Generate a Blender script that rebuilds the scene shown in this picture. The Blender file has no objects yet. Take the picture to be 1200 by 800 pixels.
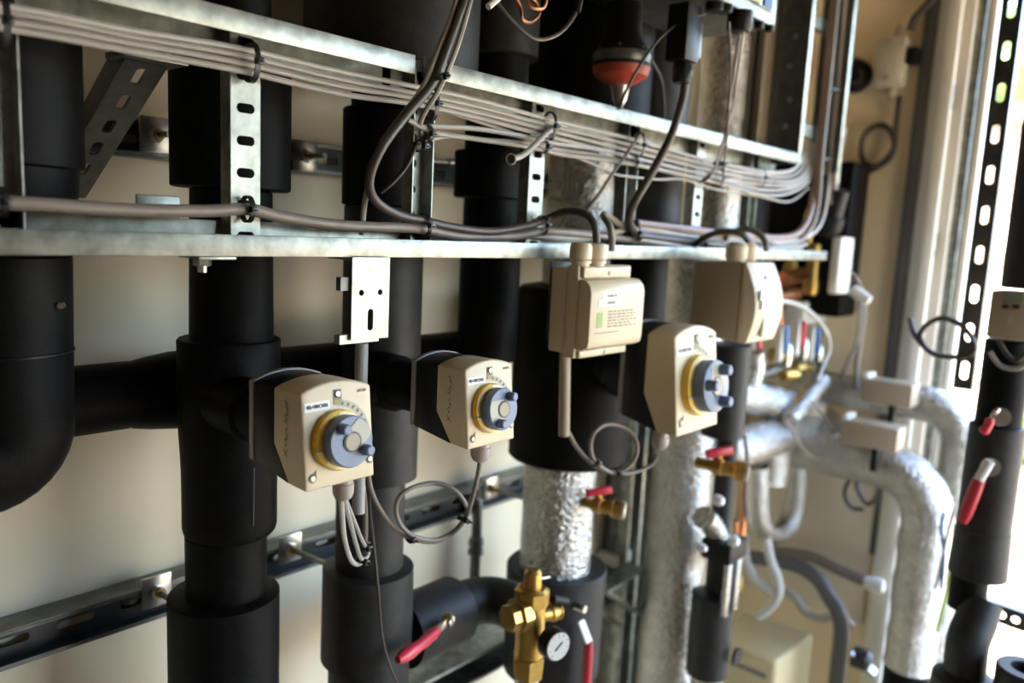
import bpy, bmesh, math, random
from mathutils import Vector as V, Matrix
random.seed(7)
PI = math.pi
S = bpy.context.scene
C = S.collection

# ------------------------------------------------------------------ camera, sky, sun, exposure
FPX = 925.0                                     # focal length in pixels of a 1200 px wide frame
_d = V((-310, 6450, 925)).normalized()          # world "down" seen from the camera (x right, y down, z forward)
_x = V((830, -93, 925)); _x = (_x - _d * _x.dot(_d)).normalized()
_z = -_d
_y = _z.cross(_x)
EYE = V((0, 0, 1.5))
def c2w(v): return V((_x.dot(v), _y.dot(v), _z.dot(v)))
cam_d = bpy.data.cameras.new('camera')
cam_d.sensor_width = 36.0
cam_d.lens = FPX * 36 / 1200
cam_d.clip_start = 0.02
cam_d.dof.use_dof = True
cam_d.dof.focus_distance = 0.86
cam_d.dof.aperture_fstop = 2.7
cam_d.dof.aperture_blades = 9
cam = bpy.data.objects.new('camera', cam_d)
r_, u_, b_ = c2w(V((1, 0, 0))), c2w(V((0, -1, 0))), c2w(V((0, 0, -1)))
cam.matrix_world = Matrix(((r_.x, u_.x, b_.x, EYE.x), (r_.y, u_.y, b_.y, EYE.y), (r_.z, u_.z, b_.z, EYE.z), (0, 0, 0, 1)))
C.objects.link(cam)
S.camera = cam

w = bpy.data.worlds.new('sky'); S.world = w; w.use_nodes = True
nt = w.node_tree; nt.nodes.clear()
sky = nt.nodes.new('ShaderNodeTexSky'); sky.sky_type = 'NISHITA'; sky.sun_disc = False
sky.sun_elevation = math.radians(48); sky.sun_rotation = math.radians(320); sky.air_density = 1.0; sky.dust_density = 3.5; sky.ozone_density = 1.0
bg = nt.nodes.new('ShaderNodeBackground'); bg.inputs['Strength'].default_value = 1.05
wo = nt.nodes.new('ShaderNodeOutputWorld')
nt.links.new(sky.outputs[0], bg.inputs[0]); nt.links.new(bg.outputs[0], wo.inputs[0])
sun_d = bpy.data.lights.new('sun', 'SUN'); sun_d.energy = 9.0; sun_d.angle = math.radians(0.6); sun_d.color = (1.0, 0.92, 0.78)
sun = bpy.data.objects.new('sun', sun_d); C.objects.link(sun)
sun.rotation_euler = V((0.5, -0.6, -0.87)).to_track_quat('-Z', 'Y').to_euler()
sun.location = (-6, 7, 10)

S.view_settings.view_transform = 'Standard'
S.view_settings.look = 'None'
S.view_settings.gamma = 1.0
S.view_settings.use_curve_mapping = False
S.view_settings.exposure = 1.8

# ------------------------------------------------------------------ measuring helpers: a pixel of the photograph met with a real plane
def ray(px, py): return c2w(V(((px - 600) / FPX, (py - 400) / FPX, 1.0)))
def P(px, py, y):
    r = ray(px, py); return EYE + r * (y / r.y)
def PX(px, py, x):
    r = ray(px, py); return EYE + r * (x / r.x)
def ZY(px, py, y): return P(px, py, y).z

# ------------------------------------------------------------------ materials
MAT = {}
def mat(name, col, rough=0.5, metal=0.0, noise=0.0, scale=40.0, bump=0.0, bscale=120.0, spec=0.5, col2=None, coat=0.0, stretch=None, rvar=0.0, bdist=0.004):
    m = bpy.data.materials.new(name); m.use_nodes = True
    n = m.node_tree; b = n.nodes['Principled BSDF']
    b.inputs['Base Color'].default_value = (*col, 1); b.inputs['Roughness'].default_value = rough
    b.inputs['Metallic'].default_value = metal; b.inputs['Specular IOR Level'].default_value = spec
    b.inputs['Coat Weight'].default_value = coat
    tc = n.nodes.new('ShaderNodeTexCoord'); src = tc.outputs['Object']
    if stretch:
        mp = n.nodes.new('ShaderNodeMapping'); mp.inputs['Scale'].default_value = stretch
        n.links.new(src, mp.inputs[0]); src = mp.outputs[0]
    if noise or col2:
        t = n.nodes.new('ShaderNodeTexNoise'); t.inputs['Scale'].default_value = scale; t.inputs['Detail'].default_value = 5
        n.links.new(src, t.inputs['Vector'])
        r = n.nodes.new('ShaderNodeValToRGB'); r.color_ramp.elements[0].position = 0.35; r.color_ramp.elements[1].position = 0.68
        c2 = col2 or tuple(c * (1 + noise) for c in col); c1 = col if col2 else tuple(c * (1 - noise) for c in col)
        r.color_ramp.elements[0].color = (*c1, 1); r.color_ramp.elements[1].color = (*c2, 1)
        n.links.new(t.outputs[0], r.inputs[0]); n.links.new(r.outputs[0], b.inputs['Base Color'])
        if rvar:
            mr = n.nodes.new('ShaderNodeMapRange'); mr.inputs['To Min'].default_value = rough - rvar; mr.inputs['To Max'].default_value = rough + rvar
            n.links.new(t.outputs[0], mr.inputs[0]); n.links.new(mr.outputs[0], b.inputs['Roughness'])
    if bump:
        t2 = n.nodes.new('ShaderNodeTexNoise'); t2.inputs['Scale'].default_value = bscale; t2.inputs['Detail'].default_value = 4
        n.links.new(src, t2.inputs['Vector'])
        bp = n.nodes.new('ShaderNodeBump'); bp.inputs['Strength'].default_value = bump; bp.inputs['Distance'].default_value = bdist
        n.links.new(t2.outputs[0], bp.inputs['Height']); n.links.new(bp.outputs[0], b.inputs['Normal'])
    MAT[name] = m
    return m
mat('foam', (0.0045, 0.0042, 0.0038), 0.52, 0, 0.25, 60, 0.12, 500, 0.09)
mat('foam_lit', (0.020, 0.0185, 0.0165), 0.52, 0, 0.25, 50, 0.12, 500, 0.30)  # paler copy of the black foam, door light put into the colour
mat('black_plastic', (0.009, 0.009, 0.0095), 0.4, 0, 0, spec=0.28)
mat('rubber', (0.008, 0.0075, 0.007), 0.5, spec=0.22)
mat('tie', (0.008, 0.008, 0.008), 0.35)
mat('foil', (0.52, 0.50, 0.46), 0.16, 1.0, 0.14, 25, 0.7, 105, stretch=(1, 1, 1.5), rvar=0.06, bdist=0.0105)
mat('galv', (0.31, 0.32, 0.285), 0.42, 0.9, 0.3, 45, 0.05, 220, rvar=0.08)
mat('galv_dull', (0.19, 0.195, 0.18), 0.42, 0.9, 0.2, 40, 0.05, 220)
mat('zinc', (0.62, 0.60, 0.54), 0.28, 0.95, 0.12, 60)
mat('screw_metal', (0.26, 0.25, 0.22), 0.35, 0.9)
mat('tube_grey', (0.085, 0.08, 0.073), 0.38)
mat('strut_tan', (0.30, 0.24, 0.16), 0.5)
mat('box_beige', (0.56, 0.50, 0.39), 0.45)
mat('steel', (0.55, 0.53, 0.49), 0.25, 1.0, 0.1, 60)
mat('dark_steel', (0.10, 0.10, 0.10), 0.4, 0.8, 0.2, 40)
mat('cable_grey', (0.35, 0.325, 0.285), 0.45, 0, 0.06, 30)
mat('cable_light', (0.45, 0.425, 0.38), 0.45, 0, 0.06, 30)
mat('cable_taupe', (0.21, 0.172, 0.142), 0.42, 0, 0.08, 30)
mat('cable_dark', (0.050, 0.038, 0.030), 0.42, 0, 0.1, 30)
mat('cable_black', (0.016, 0.014, 0.013), 0.4)
mat('cream', (0.62, 0.505, 0.325), 0.42, 0, 0.03, 14)
mat('cream_light', (0.62, 0.53, 0.38), 0.4, 0, 0.03, 14)
mat('cream_gland', (0.62, 0.51, 0.34), 0.4)
mat('grey_gland', (0.36, 0.30, 0.26), 0.4)
mat('backplate', (0.30, 0.29, 0.28), 0.4)
mat('yellow', (0.88, 0.52, 0.03), 0.3, 0, 0.05, 30)
mat('yellow_pale', (0.80, 0.62, 0.24), 0.3)
mat('knob_blue', (0.155, 0.20, 0.30), 0.42, 0, 0.04, 30)
mat('knob_band', (0.36, 0.35, 0.29), 0.35)
mat('knob_window', (0.24, 0.23, 0.17), 0.15)
mat('ink', (0.02, 0.02, 0.025), 0.5)
mat('ink_grey', (0.16, 0.14, 0.12), 0.6)
mat('pencil', (0.14, 0.125, 0.115), 0.5)
mat('paper', (0.78, 0.77, 0.74), 0.45)
mat('scale_grey', (0.40, 0.37, 0.30), 0.5)
mat('green', (0.24, 0.34, 0.07), 0.5)
mat('olive', (0.22, 0.22, 0.05), 0.4)
mat('brass', (0.50, 0.32, 0.09), 0.4, 1.0, 0.12, 40, 0.06, 150)
mat('copper', (0.55, 0.24, 0.12), 0.3, 1.0, 0.12, 40)
mat('red', (0.45, 0.018, 0.03), 0.32, 0, 0.05, 30)
mat('red_cap', (0.42, 0.06, 0.03), 0.42)
mat('red_bright', (0.60, 0.03, 0.05), 0.3)
mat('blue', (0.02, 0.10, 0.30), 0.35)
mat('white_plastic', (0.72, 0.70, 0.64), 0.4)
mat('rail_dark', (0.07, 0.075, 0.08), 0.35, 0.85, 0.15, 30)
mat('white_frame', (0.90, 0.87, 0.78), 0.4)
mat('frame_grey', (0.085, 0.080, 0.072), 0.45)
mat('wall', (0.88, 0.77, 0.56), 0.42, 0, 0.03, 1.5, 0.02, 60)
mat('wall_end', (0.86, 0.70, 0.45), 0.5, 0, 0.03, 1.5)
mat('wall_darkened', (0.11, 0.085, 0.06), 0.6, 0, 0.1, 4)  # unseen left and front walls, darkened to cut bounced light
mat('panel', (0.70, 0.61, 0.46), 0.45, 0, 0.03, 3)
mat('ceiling', (0.18, 0.14, 0.09), 0.6)
mat('floor', (0.40, 0.28, 0.15), 0.6, 0, 0.15, 8)
mat('ground', (0.33, 0.27, 0.18), 0.8, 0, 0.1, 2)
mat('cabin_tan', (0.20, 0.150, 0.105), 0.7, 0, 0.2, 1.2)
mat('cable_brown', (0.26, 0.165, 0.115), 0.42, 0, 0.06, 30)
mat('leaf', (0.10, 0.19, 0.035), 0.6, 0, 0.4, 6)
mat('shed_white', (0.78, 0.72, 0.62), 0.6, 0, 0.05, 2)
mat('glass_dark', (0.03, 0.03, 0.03), 0.08)
mat('meter_tan', (0.38, 0.305, 0.215), 0.45)
mat('cream_box', (0.48, 0.38, 0.20), 0.4)
mat('dial_face', (0.48, 0.45, 0.39), 0.3)
mat('lcd', (0.20, 0.22, 0.18), 0.2)
mat('lime', (0.55, 0.60, 0.05), 0.4)
mat('mint', (0.10, 0.35, 0.24), 0.4)

# ------------------------------------------------------------------ mesh builder
WORLD = {}
def link(o, parent, origin):
    C.objects.link(o)
    WORLD[o.name] = origin
    if parent is not None:
        o.parent = parent; o.location = origin - WORLD[parent.name]
    else:
        o.location = origin
    return o
class MB:
    def __init__(s): s.v = []; s.f = []
    def add(s, vs, fs):
        k = len(s.v); s.v += [V(p) for p in vs]; s.f += [tuple(i + k for i in f) for f in fs]; return s
    def box(s, x0, x1, y0, y1, z0, z1):
        return s.add([(x, y, z) for z in (z0, z1) for y in (y0, y1) for x in (x0, x1)],
                     [(0, 2, 3, 1), (4, 5, 7, 6), (0, 1, 5, 4), (2, 6, 7, 3), (0, 4, 6, 2), (1, 3, 7, 5)])
    def obox(s, c, ax, ay, az, hx, hy, hz):
        c, ax, ay, az = V(c), V(ax), V(ay), V(az)
        return s.add([c + ax * (i * hx) + ay * (j * hy) + az * (k * hz) for k in (-1, 1) for j in (-1, 1) for i in (-1, 1)],
                     [(0, 2, 3, 1), (4, 5, 7, 6), (0, 1, 5, 4), (2, 6, 7, 3), (0, 4, 6, 2), (1, 3, 7, 5)])
    def tube(s, pts, r, seg=10, cap=True, rs=None):
        pts = [V(p) for p in pts]; n = len(pts); vs = []; fs = []
        t = (pts[1] - pts[0]).normalized()
        a = t.orthogonal().normalized(); prev = t
        for i, p in enumerate(pts):
            t = (pts[min(i + 1, n - 1)] - pts[max(i - 1, 0)]).normalized()
            q = prev.rotation_difference(t); a = q @ a; a = (a - t * a.dot(t)).normalized(); prev = t
            b = t.cross(a); rr = rs[i] if rs else r
            vs += [p + (a * math.cos(2 * PI * j / seg) + b * math.sin(2 * PI * j / seg)) * rr for j in range(seg)]
        for i in range(n - 1):
            for j in range(seg):
                k = (j + 1) % seg
                fs.append((i * seg + j, i * seg + k, (i + 1) * seg + k, (i + 1) * seg + j))
        if cap: fs += [tuple(range(seg - 1, -1, -1)), tuple((n - 1) * seg + j for j in range(seg))]
        return s.add(vs, fs)
    def lathe(s, o, axis, prof, seg=24, up=None, phase=0.0):
        o, axis = V(o), V(axis).normalized()
        a = V(up) if up else axis.orthogonal(); a = (a - axis * a.dot(axis)).normalized(); b = axis.cross(a)
        vs = []; fs = []; n = len(prof)
        for t, r in prof:
            vs += [o + axis * t + (a * math.cos(2 * PI * j / seg + phase) + b * math.sin(2 * PI * j / seg + phase)) * max(r, 1e-5) for j in range(seg)]
        for i in range(n - 1):
            for j in range(seg):
                k = (j + 1) % seg
                fs.append((i * seg + j, i * seg + k, (i + 1) * seg + k, (i + 1) * seg + j))
        fs += [tuple(range(seg - 1, -1, -1)), tuple((n - 1) * seg + j for j in range(seg))]
        return s.add(vs, fs)
    def prism(s, poly, o, ax, ay, depth):
        """polygon in the plane (ax, ay) through o, extruded by the vector depth"""
        o, ax, ay, d = V(o), V(ax), V(ay), V(depth); n = len(poly)
        vs = [o + ax * p + ay * q for p, q in poly] + [o + ax * p + ay * q + d for p, q in poly]
        fs = [tuple(range(n - 1, -1, -1)), tuple(range(n, 2 * n))] + [(i, (i + 1) % n, n + (i + 1) % n, n + i) for i in range(n)]
        return s.add(vs, fs)
    def ring_cell(s, o, ax, ay, nrm, w_, h_, sw, sh, th):
        """one cell of perforated sheet: w_ x h_ with an oblong hole sw x sh"""
        o, ax, ay, nrm = V(o), V(ax), V(ay), V(nrm)
        N = 16; inn = []; out = []
        r = min(sw, sh) / 2; ex = sw / 2 - r; ey = sh / 2 - r
        for i in range(N):
            a = 2 * PI * (i + 0.5) / N; c_, s_ = math.cos(a), math.sin(a)
            inn.append(ax * (r * c_ + math.copysign(ex, c_)) + ay * (r * s_ + math.copysign(ey, s_)))
            k = min((w_ / 2) / abs(c_), (h_ / 2) / abs(s_)); x_, y_ = c_ * k, s_ * k
            out.append(ax * x_ + ay * y_)
        # move the points nearest the corners onto them
        for cx, cy in ((1, 1), (-1, 1), (-1, -1), (1, -1)):
            cor = ax * (cx * w_ / 2) + ay * (cy * h_ / 2)
            i = min(range(N), key=lambda q: (out[q] - cor).length); out[i] = cor
        vs = [o + p for p in out] + [o + p for p in inn] + [o + p - nrm * th for p in out] + [o + p - nrm * th for p in inn]
        fs = []
        for i in range(N):
            j = (i + 1) % N
            fs += [(i, j, N + j, N + i), (2 * N + j, 2 * N + i, 3 * N + i, 3 * N + j), (N + i, N + j, 3 * N + j, 3 * N + i)]
        return s.add(vs, fs)
    def build(s, name, m, parent=None, bevel=0.0, smooth=True, seg=2, origin=None):
        me = bpy.data.meshes.new(name)
        lo = V([min(p[i] for p in s.v) for i in range(3)]); hi = V([max(p[i] for p in s.v) for i in range(3)])
        c = V(origin) if origin is not None else V(((lo.x + hi.x) / 2, (lo.y + hi.y) / 2, lo.z if parent is None else (lo.z + hi.z) / 2))
        me.from_pydata([p - c for p in s.v], [], s.f)
        bm = bmesh.new(); bm.from_mesh(me)
        bmesh.ops.recalc_face_normals(bm, faces=bm.faces)
        if bevel:
            es = [e for e in bm.edges if len(e.link_faces) == 2 and e.calc_face_angle(0) > 0.5]
            bmesh.ops.bevel(bm, geom=es, offset=bevel, segments=seg, profile=0.5, affect='EDGES', clamp_overlap=True)
        bm.to_mesh(me); bm.free()
        me.materials.append(MAT[m] if isinstance(m, str) else m)
        if smooth:
            me.shade_smooth(); me.set_sharp_from_angle(angle=math.radians(38))
        return link(bpy.data.objects.new(name, me), parent, c)
def tag(o, label=None, cat=None, group=None, kind=None):
    if label: o['label'] = label
    if cat: o['category'] = cat
    if group: o['group'] = group
    if kind: o['kind'] = kind
    return o
def thing(name, loc, label, cat, group=None):
    o = bpy.data.objects.new(name, None); o.empty_display_size = 0.02
    link(o, None, V(loc)); return tag(o, label, cat, group)
def smooth_path(ps, sub=6):
    ps = [V(p) for p in ps]
    if len(ps) < 3: return ps
    q = [ps[0] * 2 - ps[1]] + ps + [ps[-1] * 2 - ps[-2]]; out = []
    for i in range(1, len(q) - 2):
        p0, p1, p2, p3 = q[i - 1:i + 3]
        for k in range(sub):
            t = k / sub
            out.append(0.5 * ((2 * p1) + (p2 - p0) * t + (2 * p0 - 5 * p1 + 4 * p2 - p3) * t * t + (3 * p1 - p0 - 3 * p2 + p3) * t ** 3))
    return out + [ps[-1]]
def cable(pix, Y, r, m, label, group=None, name='cable', seg=8, cat='cable'):
    """a cable through pixels of the photograph, each on its own depth plane"""
    pts = [P(p[0], p[1], p[2] if len(p) > 2 else Y) for p in pix]
    o = MB().tube(smooth_path(pts), r, seg).build(name, m)
    return tag(o, label, cat, group)
def text_mesh(body, size, o, ax, ay, name, m, parent, lift=0.0004, bold=0.0):
    cu = bpy.data.curves.new(name, 'FONT'); cu.body = body; cu.size = size; cu.align_x = 'CENTER'; cu.align_y = 'CENTER'; cu.extrude = 0.00012; cu.offset = bold
    tmp = bpy.data.objects.new('tmp', cu); C.objects.link(tmp)
    dg = bpy.context.evaluated_depsgraph_get()
    me = bpy.data.meshes.new_from_object(tmp.evaluated_get(dg)); bpy.data.objects.remove(tmp)
    ax, ay, o = V(ax).normalized(), V(ay).normalized(), V(o); nz = ax.cross(ay)
    for v in me.vertices: v.co = ax * v.co.x + ay * v.co.y + nz * (v.co.z + lift)
    me.materials.clear(); me.materials.append(MAT[m]); me.name = name
    return link(bpy.data.objects.new(name, me), parent, o)
def hexbolt(parent, c, axis, r=0.006, h=0.005, stud=0.0, m='zinc', name='bolt'):
    b = MB().lathe(c, axis, [(0, r), (h * 0.85, r), (h, r * 0.85)], 6)
    if stud: b.lathe(V(c) + V(axis).normalized() * h, axis, [(0, r * 0.5), (stud, r * 0.5)], 10)
    return b.build(name, m, parent)

# ------------------------------------------------------------------ the setting
WY = 1.06            # back wall
WX = 2.35            # end wall
CZ = 2.45
def struct(mb, name, m, bevel=0.0): return tag(mb.build(name, m, None, bevel), kind='structure')
struct(MB().box(-0.75, WX + 0.06, WY, WY + 0.08, 0, CZ), 'wall_back', 'wall')
DY = 0.62                               # the door opening begins here on the end wall
struct(MB().box(WX, WX + 0.08, DY, WY + 0.08, 0, CZ), 'wall_end', 'wall_end')
struct(MB().box(WX, WX + 0.08, -1.4, DY, 2.2, CZ), 'trim_1', 'wall_end')
struct(MB().box(-0.83, -0.75, -1.4, WY + 0.08, 0, CZ), 'wall_left', 'wall_darkened')
struct(MB().box(-0.75, 1.05, -1.4, -1.32, 0, CZ).box(1.05, WX, -1.4, -1.32, 1.92, CZ), 'wall_front', 'wall_darkened')  # unseen wall, its opening and low header shaped to limit the daylight
struct(MB().box(-0.83, WX + 0.08, -1.4, WY + 0.08, CZ, CZ + 0.06), 'ceiling', 'ceiling')
struct(MB().box(-0.83, WX + 0.08, -1.4, WY + 0.08, -0.05, 0), 'floor', 'floor')
struct(MB().box(-14, 22, -16, 16, -0.4, -0.3), 'ground', 'ground')
# door frame at the end wall: dark gasket post, grey post, white stepped profiles
o = struct(MB().box(WX - 0.02, WX + 0.02, 0.632, 0.664, 0.62, 2.3), 'trim_2', 'frame_grey', 0.003)
struct(MB().box(WX - 0.012, WX + 0.06, 0.602, 0.632, 0, 2.3), 'trim_3', 'white_frame', 0.003)
fr = struct(MB().box(WX - 0.035, WX + 0.06, 0.572, 0.602, 0, 2.3), 'door_1', 'white_frame', 0.004)
MB().box(WX - 0.015, WX + 0.08, 0.545, 0.571, 0, 2.3).build('frame_rebate', 'shed_white', fr, 0.003)
MB().box(WX + 0.0, WX + 0.10, 0.522, 0.544, 0, 2.3).build('frame_gasket', 'galv', fr, 0.003)
MB().box(WX + 0.02, WX + 0.12, 0.503, 0.521, 0, 2.3).build('frame_stop', 'white_frame', fr, 0.003)
for zz in (1.48, 1.86): MB().lathe((WX - 0.02, 0.575, zz), (0, 0, 1), [(0, 0.007), (0.06, 0.007)], 10).build('hinge_pin', 'galv', fr)
# grey cover panel low on the end wall, with its fixing screws
pn = struct(MB().box(WX - 0.022, WX - 0.001, 0.645, 1.02, PX(960, 712, WX).z, PX(1000, 488, WX).z), 'panel_1', 'panel', 0.004)
for yy, zz in ((0.70, 0.86), (0.95, 0.86), (0.70, 0.56), (0.95, 0.56)):
    MB().lathe((WX - 0.022, yy, zz), (-1, 0, 0), [(0, 0.007), (0.003, 0.006)], 10).build('panel_screw', 'steel', pn)

# ------------------------------------------------------------------ wall rails (slotted channel)
def wall_rail(name, x0, x1, z0, h, proj, label, slots=True, m='galv_dull', lip=0.006):
    t = thing(name, ((x0 + x1) / 2, WY, z0), label, 'rail')
    yb, yf = WY - 0.001, WY - proj
    MB().box(x0, x1, yf, yb, z0 + h - 0.0025, z0 + h).build('top_flange', m, t, 0.0008)
    MB().box(x0, x1, yf, yb, z0, z0 + 0.0025).build('bottom_flange', m, t, 0.0008)
    MB().box(x0, x1, yf, yf + 0.0025, z0 + h - lip, z0 + h - 0.0026).build('top_lip', m, t)
    MB().box(x0, x1, yf, yf + 0.0025, z0 + 0.0026, z0 + lip).build('bottom_lip', m, t)
    b = MB(); n = int((x1 - x0) / 0.075); pw = (x1 - x0) / n
    for i in range(n):
        b.ring_cell((x0 + pw * (i + 0.5), yb - min(0.022, proj * 0.5), z0 + h / 2), (1, 0, 0), (0, 0, 1), (0, -1, 0), pw, h - 0.006, 0.046, 0.011, 0.002)
    b.build('slotted_web', 'rail_dark', t)
    return t
wall_rail('wall_rail', -0.3, 1.55, 0.948, 0.050, 0.041, 'long slotted steel channel running low along the wall behind the black pipes')
wall_rail('wall_rail', -0.3, 1.6, 1.566, 0.045, 0.041, 'slotted steel channel high on the wall, seen between the cable tray sides')
wall_rail('wall_rail', 0.83, 1.52, 0.635, 0.055, 0.10, 'broad pale steel rail at the bottom, behind the red lever and brass valve', m='galv')
def rail_clamp(x, z, label, rod_to, rr=0.004, pl='zinc'):
    yf = WY - 0.042
    t = thing('rail_clamp', (x, yf, z), label, 'clamp')
    MB().box(x - 0.020, x + 0.020, yf - 0.005, yf, z - 0.022, z + 0.022).build('clamp_plate', pl, t, 0.0015)
    hexbolt(t, (x, yf - 0.005, z), (0, -1, 0), 0.0095, 0.007, m='zinc', name='nut')
    MB().lathe((x, yf - 0.012, z), (0, -1, 0), [(0, 0.007), (0.003, 0.0068)], 16).build('washer', 'brass', t)
    MB().tube([(x, yf - 0.010, z), rod_to], rr, 10).build('threaded_rod', 'galv', t)
    return t
p = P(184, 692, WY - 0.045); rail_clamp(p.x, p.z, 'zinc clamp with short bolt on the low wall rail, left of the first riser', (p.x + 0.004, WY - 0.085, p.z - 0.002))
p = P(340, 642, WY - 0.045); rail_clamp(p.x, p.z, 'zinc clamp on the low rail holding a rod, right of the first riser', (p.x + 0.01, 0.90, p.z))
p = P(575, 572, WY - 0.045); rail_clamp(p.x, p.z, 'zinc clamp with rod on the low rail, right of the looped cable', (p.x + 0.01, 0.90, p.z))
p = P(182, 158, WY - 0.045); rail_clamp(p.x, p.z, 'zinc clamp with copper stud on the upper rail, left of the first riser', (p.x + 0.004, WY - 0.075, p.z))
p = P(357, 183, WY - 0.045); rail_clamp(p.x, p.z, 'zinc clamp on the upper rail between first and second riser', (p.x + 0.004, WY - 0.09, p.z))
# threaded rod end seen through the tray
a, b = P(500, 188, 0.98), P(556, 193, 0.98)
t = thing('threaded_rod', a, 'horizontal threaded rod with nut showing through the tray right of the double rung', 'rod')
MB().tube([a, a.lerp(b, 0.45)], 0.003, 10).build('rod', 'zinc', t)
MB().tube([a.lerp(b, 0.42), b], 0.0065, 10).build('sleeve_nut', 'steel', t)
# diagonal brace
a, b = P(172, 74, 0.775), P(92, 232, WY - 0.045); b.x = a.x + 0.01
t = thing('diagonal_brace', b, 'dark slotted steel brace slanting from wall to tray beside the leftmost riser', 'brace')
d = (b - a).normalized(); sx = V((1, 0, 0)); nn = d.cross(sx).normalized(); L = (b - a).length
m_ = MB(); n = 6
for i in range(n): m_.ring_cell(a + d * (L / n * (i + 0.5)), d, sx, nn, L / n, 0.038, 0.026, 0.010, 0.002)
m_.build('slotted_web', 'galv_dull', t)
for s_ in (-1, 1): MB().obox(a.lerp(b, 0.5) + sx * (0.019 * s_) - nn * 0.012, d, sx, nn, L / 2, 0.0012, 0.012).build('flange', 'galv_dull', t)
MB().box(a.x - 0.028, a.x + 0.032, 0.757, 0.80, a.z + 0.001, a.z + 0.007).build('head_plate', 'galv_dull', t, 0.001)

# ------------------------------------------------------------------ cable tray
TY, TB = 0.6975, 0.757
ZL, ZU = 1.461, 1.6855
tray = thing('cable_tray', (0.9, TB, ZL), 'galvanised steel cable ladder set on edge across the pipes', 'cable tray')
def rail_low(x0, x1):
    MB().box(x0, x1, TY, TY + 0.002, ZL, ZL + 0.0205).build('front_lip', 'galv', tray, 0.0006)
    MB().box(x0, x1, TY + 0.002, TB - 0.002, ZL, ZL + 0.002).build('rail_web', 'galv', tray)
    MB().box(x0, x1, TB - 0.002, TB, ZL, ZL + 0.033).build('back_flange', 'galv', tray, 0.0006)
def rail_up(x0, x1):
    MB().box(x0, x1, TY, TY + 0.002, ZU - 0.0205, ZU).build('front_lip', 'galv', tray, 0.0006)
    MB().box(x0, x1, TY + 0.002, TB - 0.002, ZU - 0.002, ZU).build('rail_web', 'galv', tray)
    MB().box(x0, x1, TB - 0.002, TB, ZU - 0.036, ZU).build('back_flange', 'galv', tray, 0.0006)
rail_low(0.02, 1.905); rail_up(0.02, P(487, 70, TY).x); rail_up(P(487, 70, TY).x + 0.012, 1.70)
RY = 0.737
def rung(px, flat=True):
    x = P(px, 260, RY).x; wd = 0.032; z0, z1 = ZL + 0.0025, ZU - 0.0025
    b = MB(); n = 7; ph = (z1 - z0) / n
    yw = RY if flat else RY + 0.018
    for i in range(n): b.ring_cell((x, yw, z0 + ph * (i + 0.5)), (1, 0, 0), (0, 0, 1), (0, -1, 0), wd, ph, 0.0195 if flat else 0.010, 0.0095, 0.0015)
    o = b.build('rung', 'galv', tray)
    for s_ in (-1, 1):
        MB().box(x + s_ * wd / 2 - 0.00075, x + s_ * wd / 2 + 0.00075, RY if not flat else RY + 0.0016, RY + 0.0185, z0, z1).build('rung_flange', 'galv', o)
    return x
rx = [rung(p_, f_) for p_, f_ in ((3, False), (288, True), (494, False), (626, True), (737, False), (816, True), (880, False))]
for px_ in (435, 447): MB().lathe(P(px_, 283, 0.728) - V((0, 0, 0.004)), (0, 0, 1), [(0, 0.006), (0.004, 0.0055), (0.007, 0.0025)], 14).build('bolt_head', 'zinc', tray)
p = P(244, 305, 0.722)
o = MB().box(p.x - 0.019, p.x + 0.019, 0.703, 0.745, ZL - 0.0035, ZL - 0.0005).build('clip_plate', 'galv', tray, 0.0008)
hexbolt(o, (p.x - 0.006, 0.722, ZL - 0.0035), (0, 0, -1), 0.0085, 0.007, 0.006)
a, b = P(155, 228, 0.768), P(207, 240, 0.768)
MB().box(a.x, b.x, 0.760, 0.763, ZL + 0.01, a.z + 0.001).build('splice_plate', 'galv', tray, 0.004)
# hanging bracket plates under the tray
def bracket(pxa, pxb, pyb, label, Y=0.693):
    x0, x1 = P(pxa, 310, Y).x, P(pxb, 310, Y).x; z1 = ZL + 0.0; z0 = ZY(pxa, pyb, Y); wd = x1 - x0; cx = (x0 + x1) / 2
    t = thing('hanging_bracket', (cx, Y, z0), label, 'bracket')
    b = MB(); hs = z1 - z0
    b.ring_cell((cx, Y, z0 + hs * 0.24), (1, 0, 0), (0, 0, 1), (0, -1, 0), wd, hs * 0.48, wd * 0.15, hs * 0.27, 0.002)
    for s_ in (-1, 1): b.ring_cell((cx + s_ * wd * 0.25, Y, z0 + hs * 0.575), (1, 0, 0), (0, 0, 1), (0, -1, 0), wd / 2, hs * 0.19, wd * 0.13, wd * 0.13, 0.002)
    b.box(x0, x1, Y, Y + 0.002, z0 + hs * 0.67, z1)
    b.build('plate', 'galv', t)
    MB().box(x0, x1, Y + 0.0005, Y + 0.045, z1 - 0.0035, z1 - 0.001).build('top_flange', 'galv', t)
    MB().box(x0 - 0.012, x0 - 0.001, Y + 0.004, Y + 0.012, z0 + hs * 0.60, z0 + hs * 0.76).build('clip', 'dark_steel', t)
    MB().box(x0 - 0.012, x0 + wd * 0.8, Y + 0.004, Y + 0.014, z0 - 0.004, z0 + 0.006).build('foot_clip', 'galv', t)
    return cx, z0
bracket(413, 457, 399, 'galvanised bracket plate with slot hanging under the tray above the left actuator')

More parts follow.
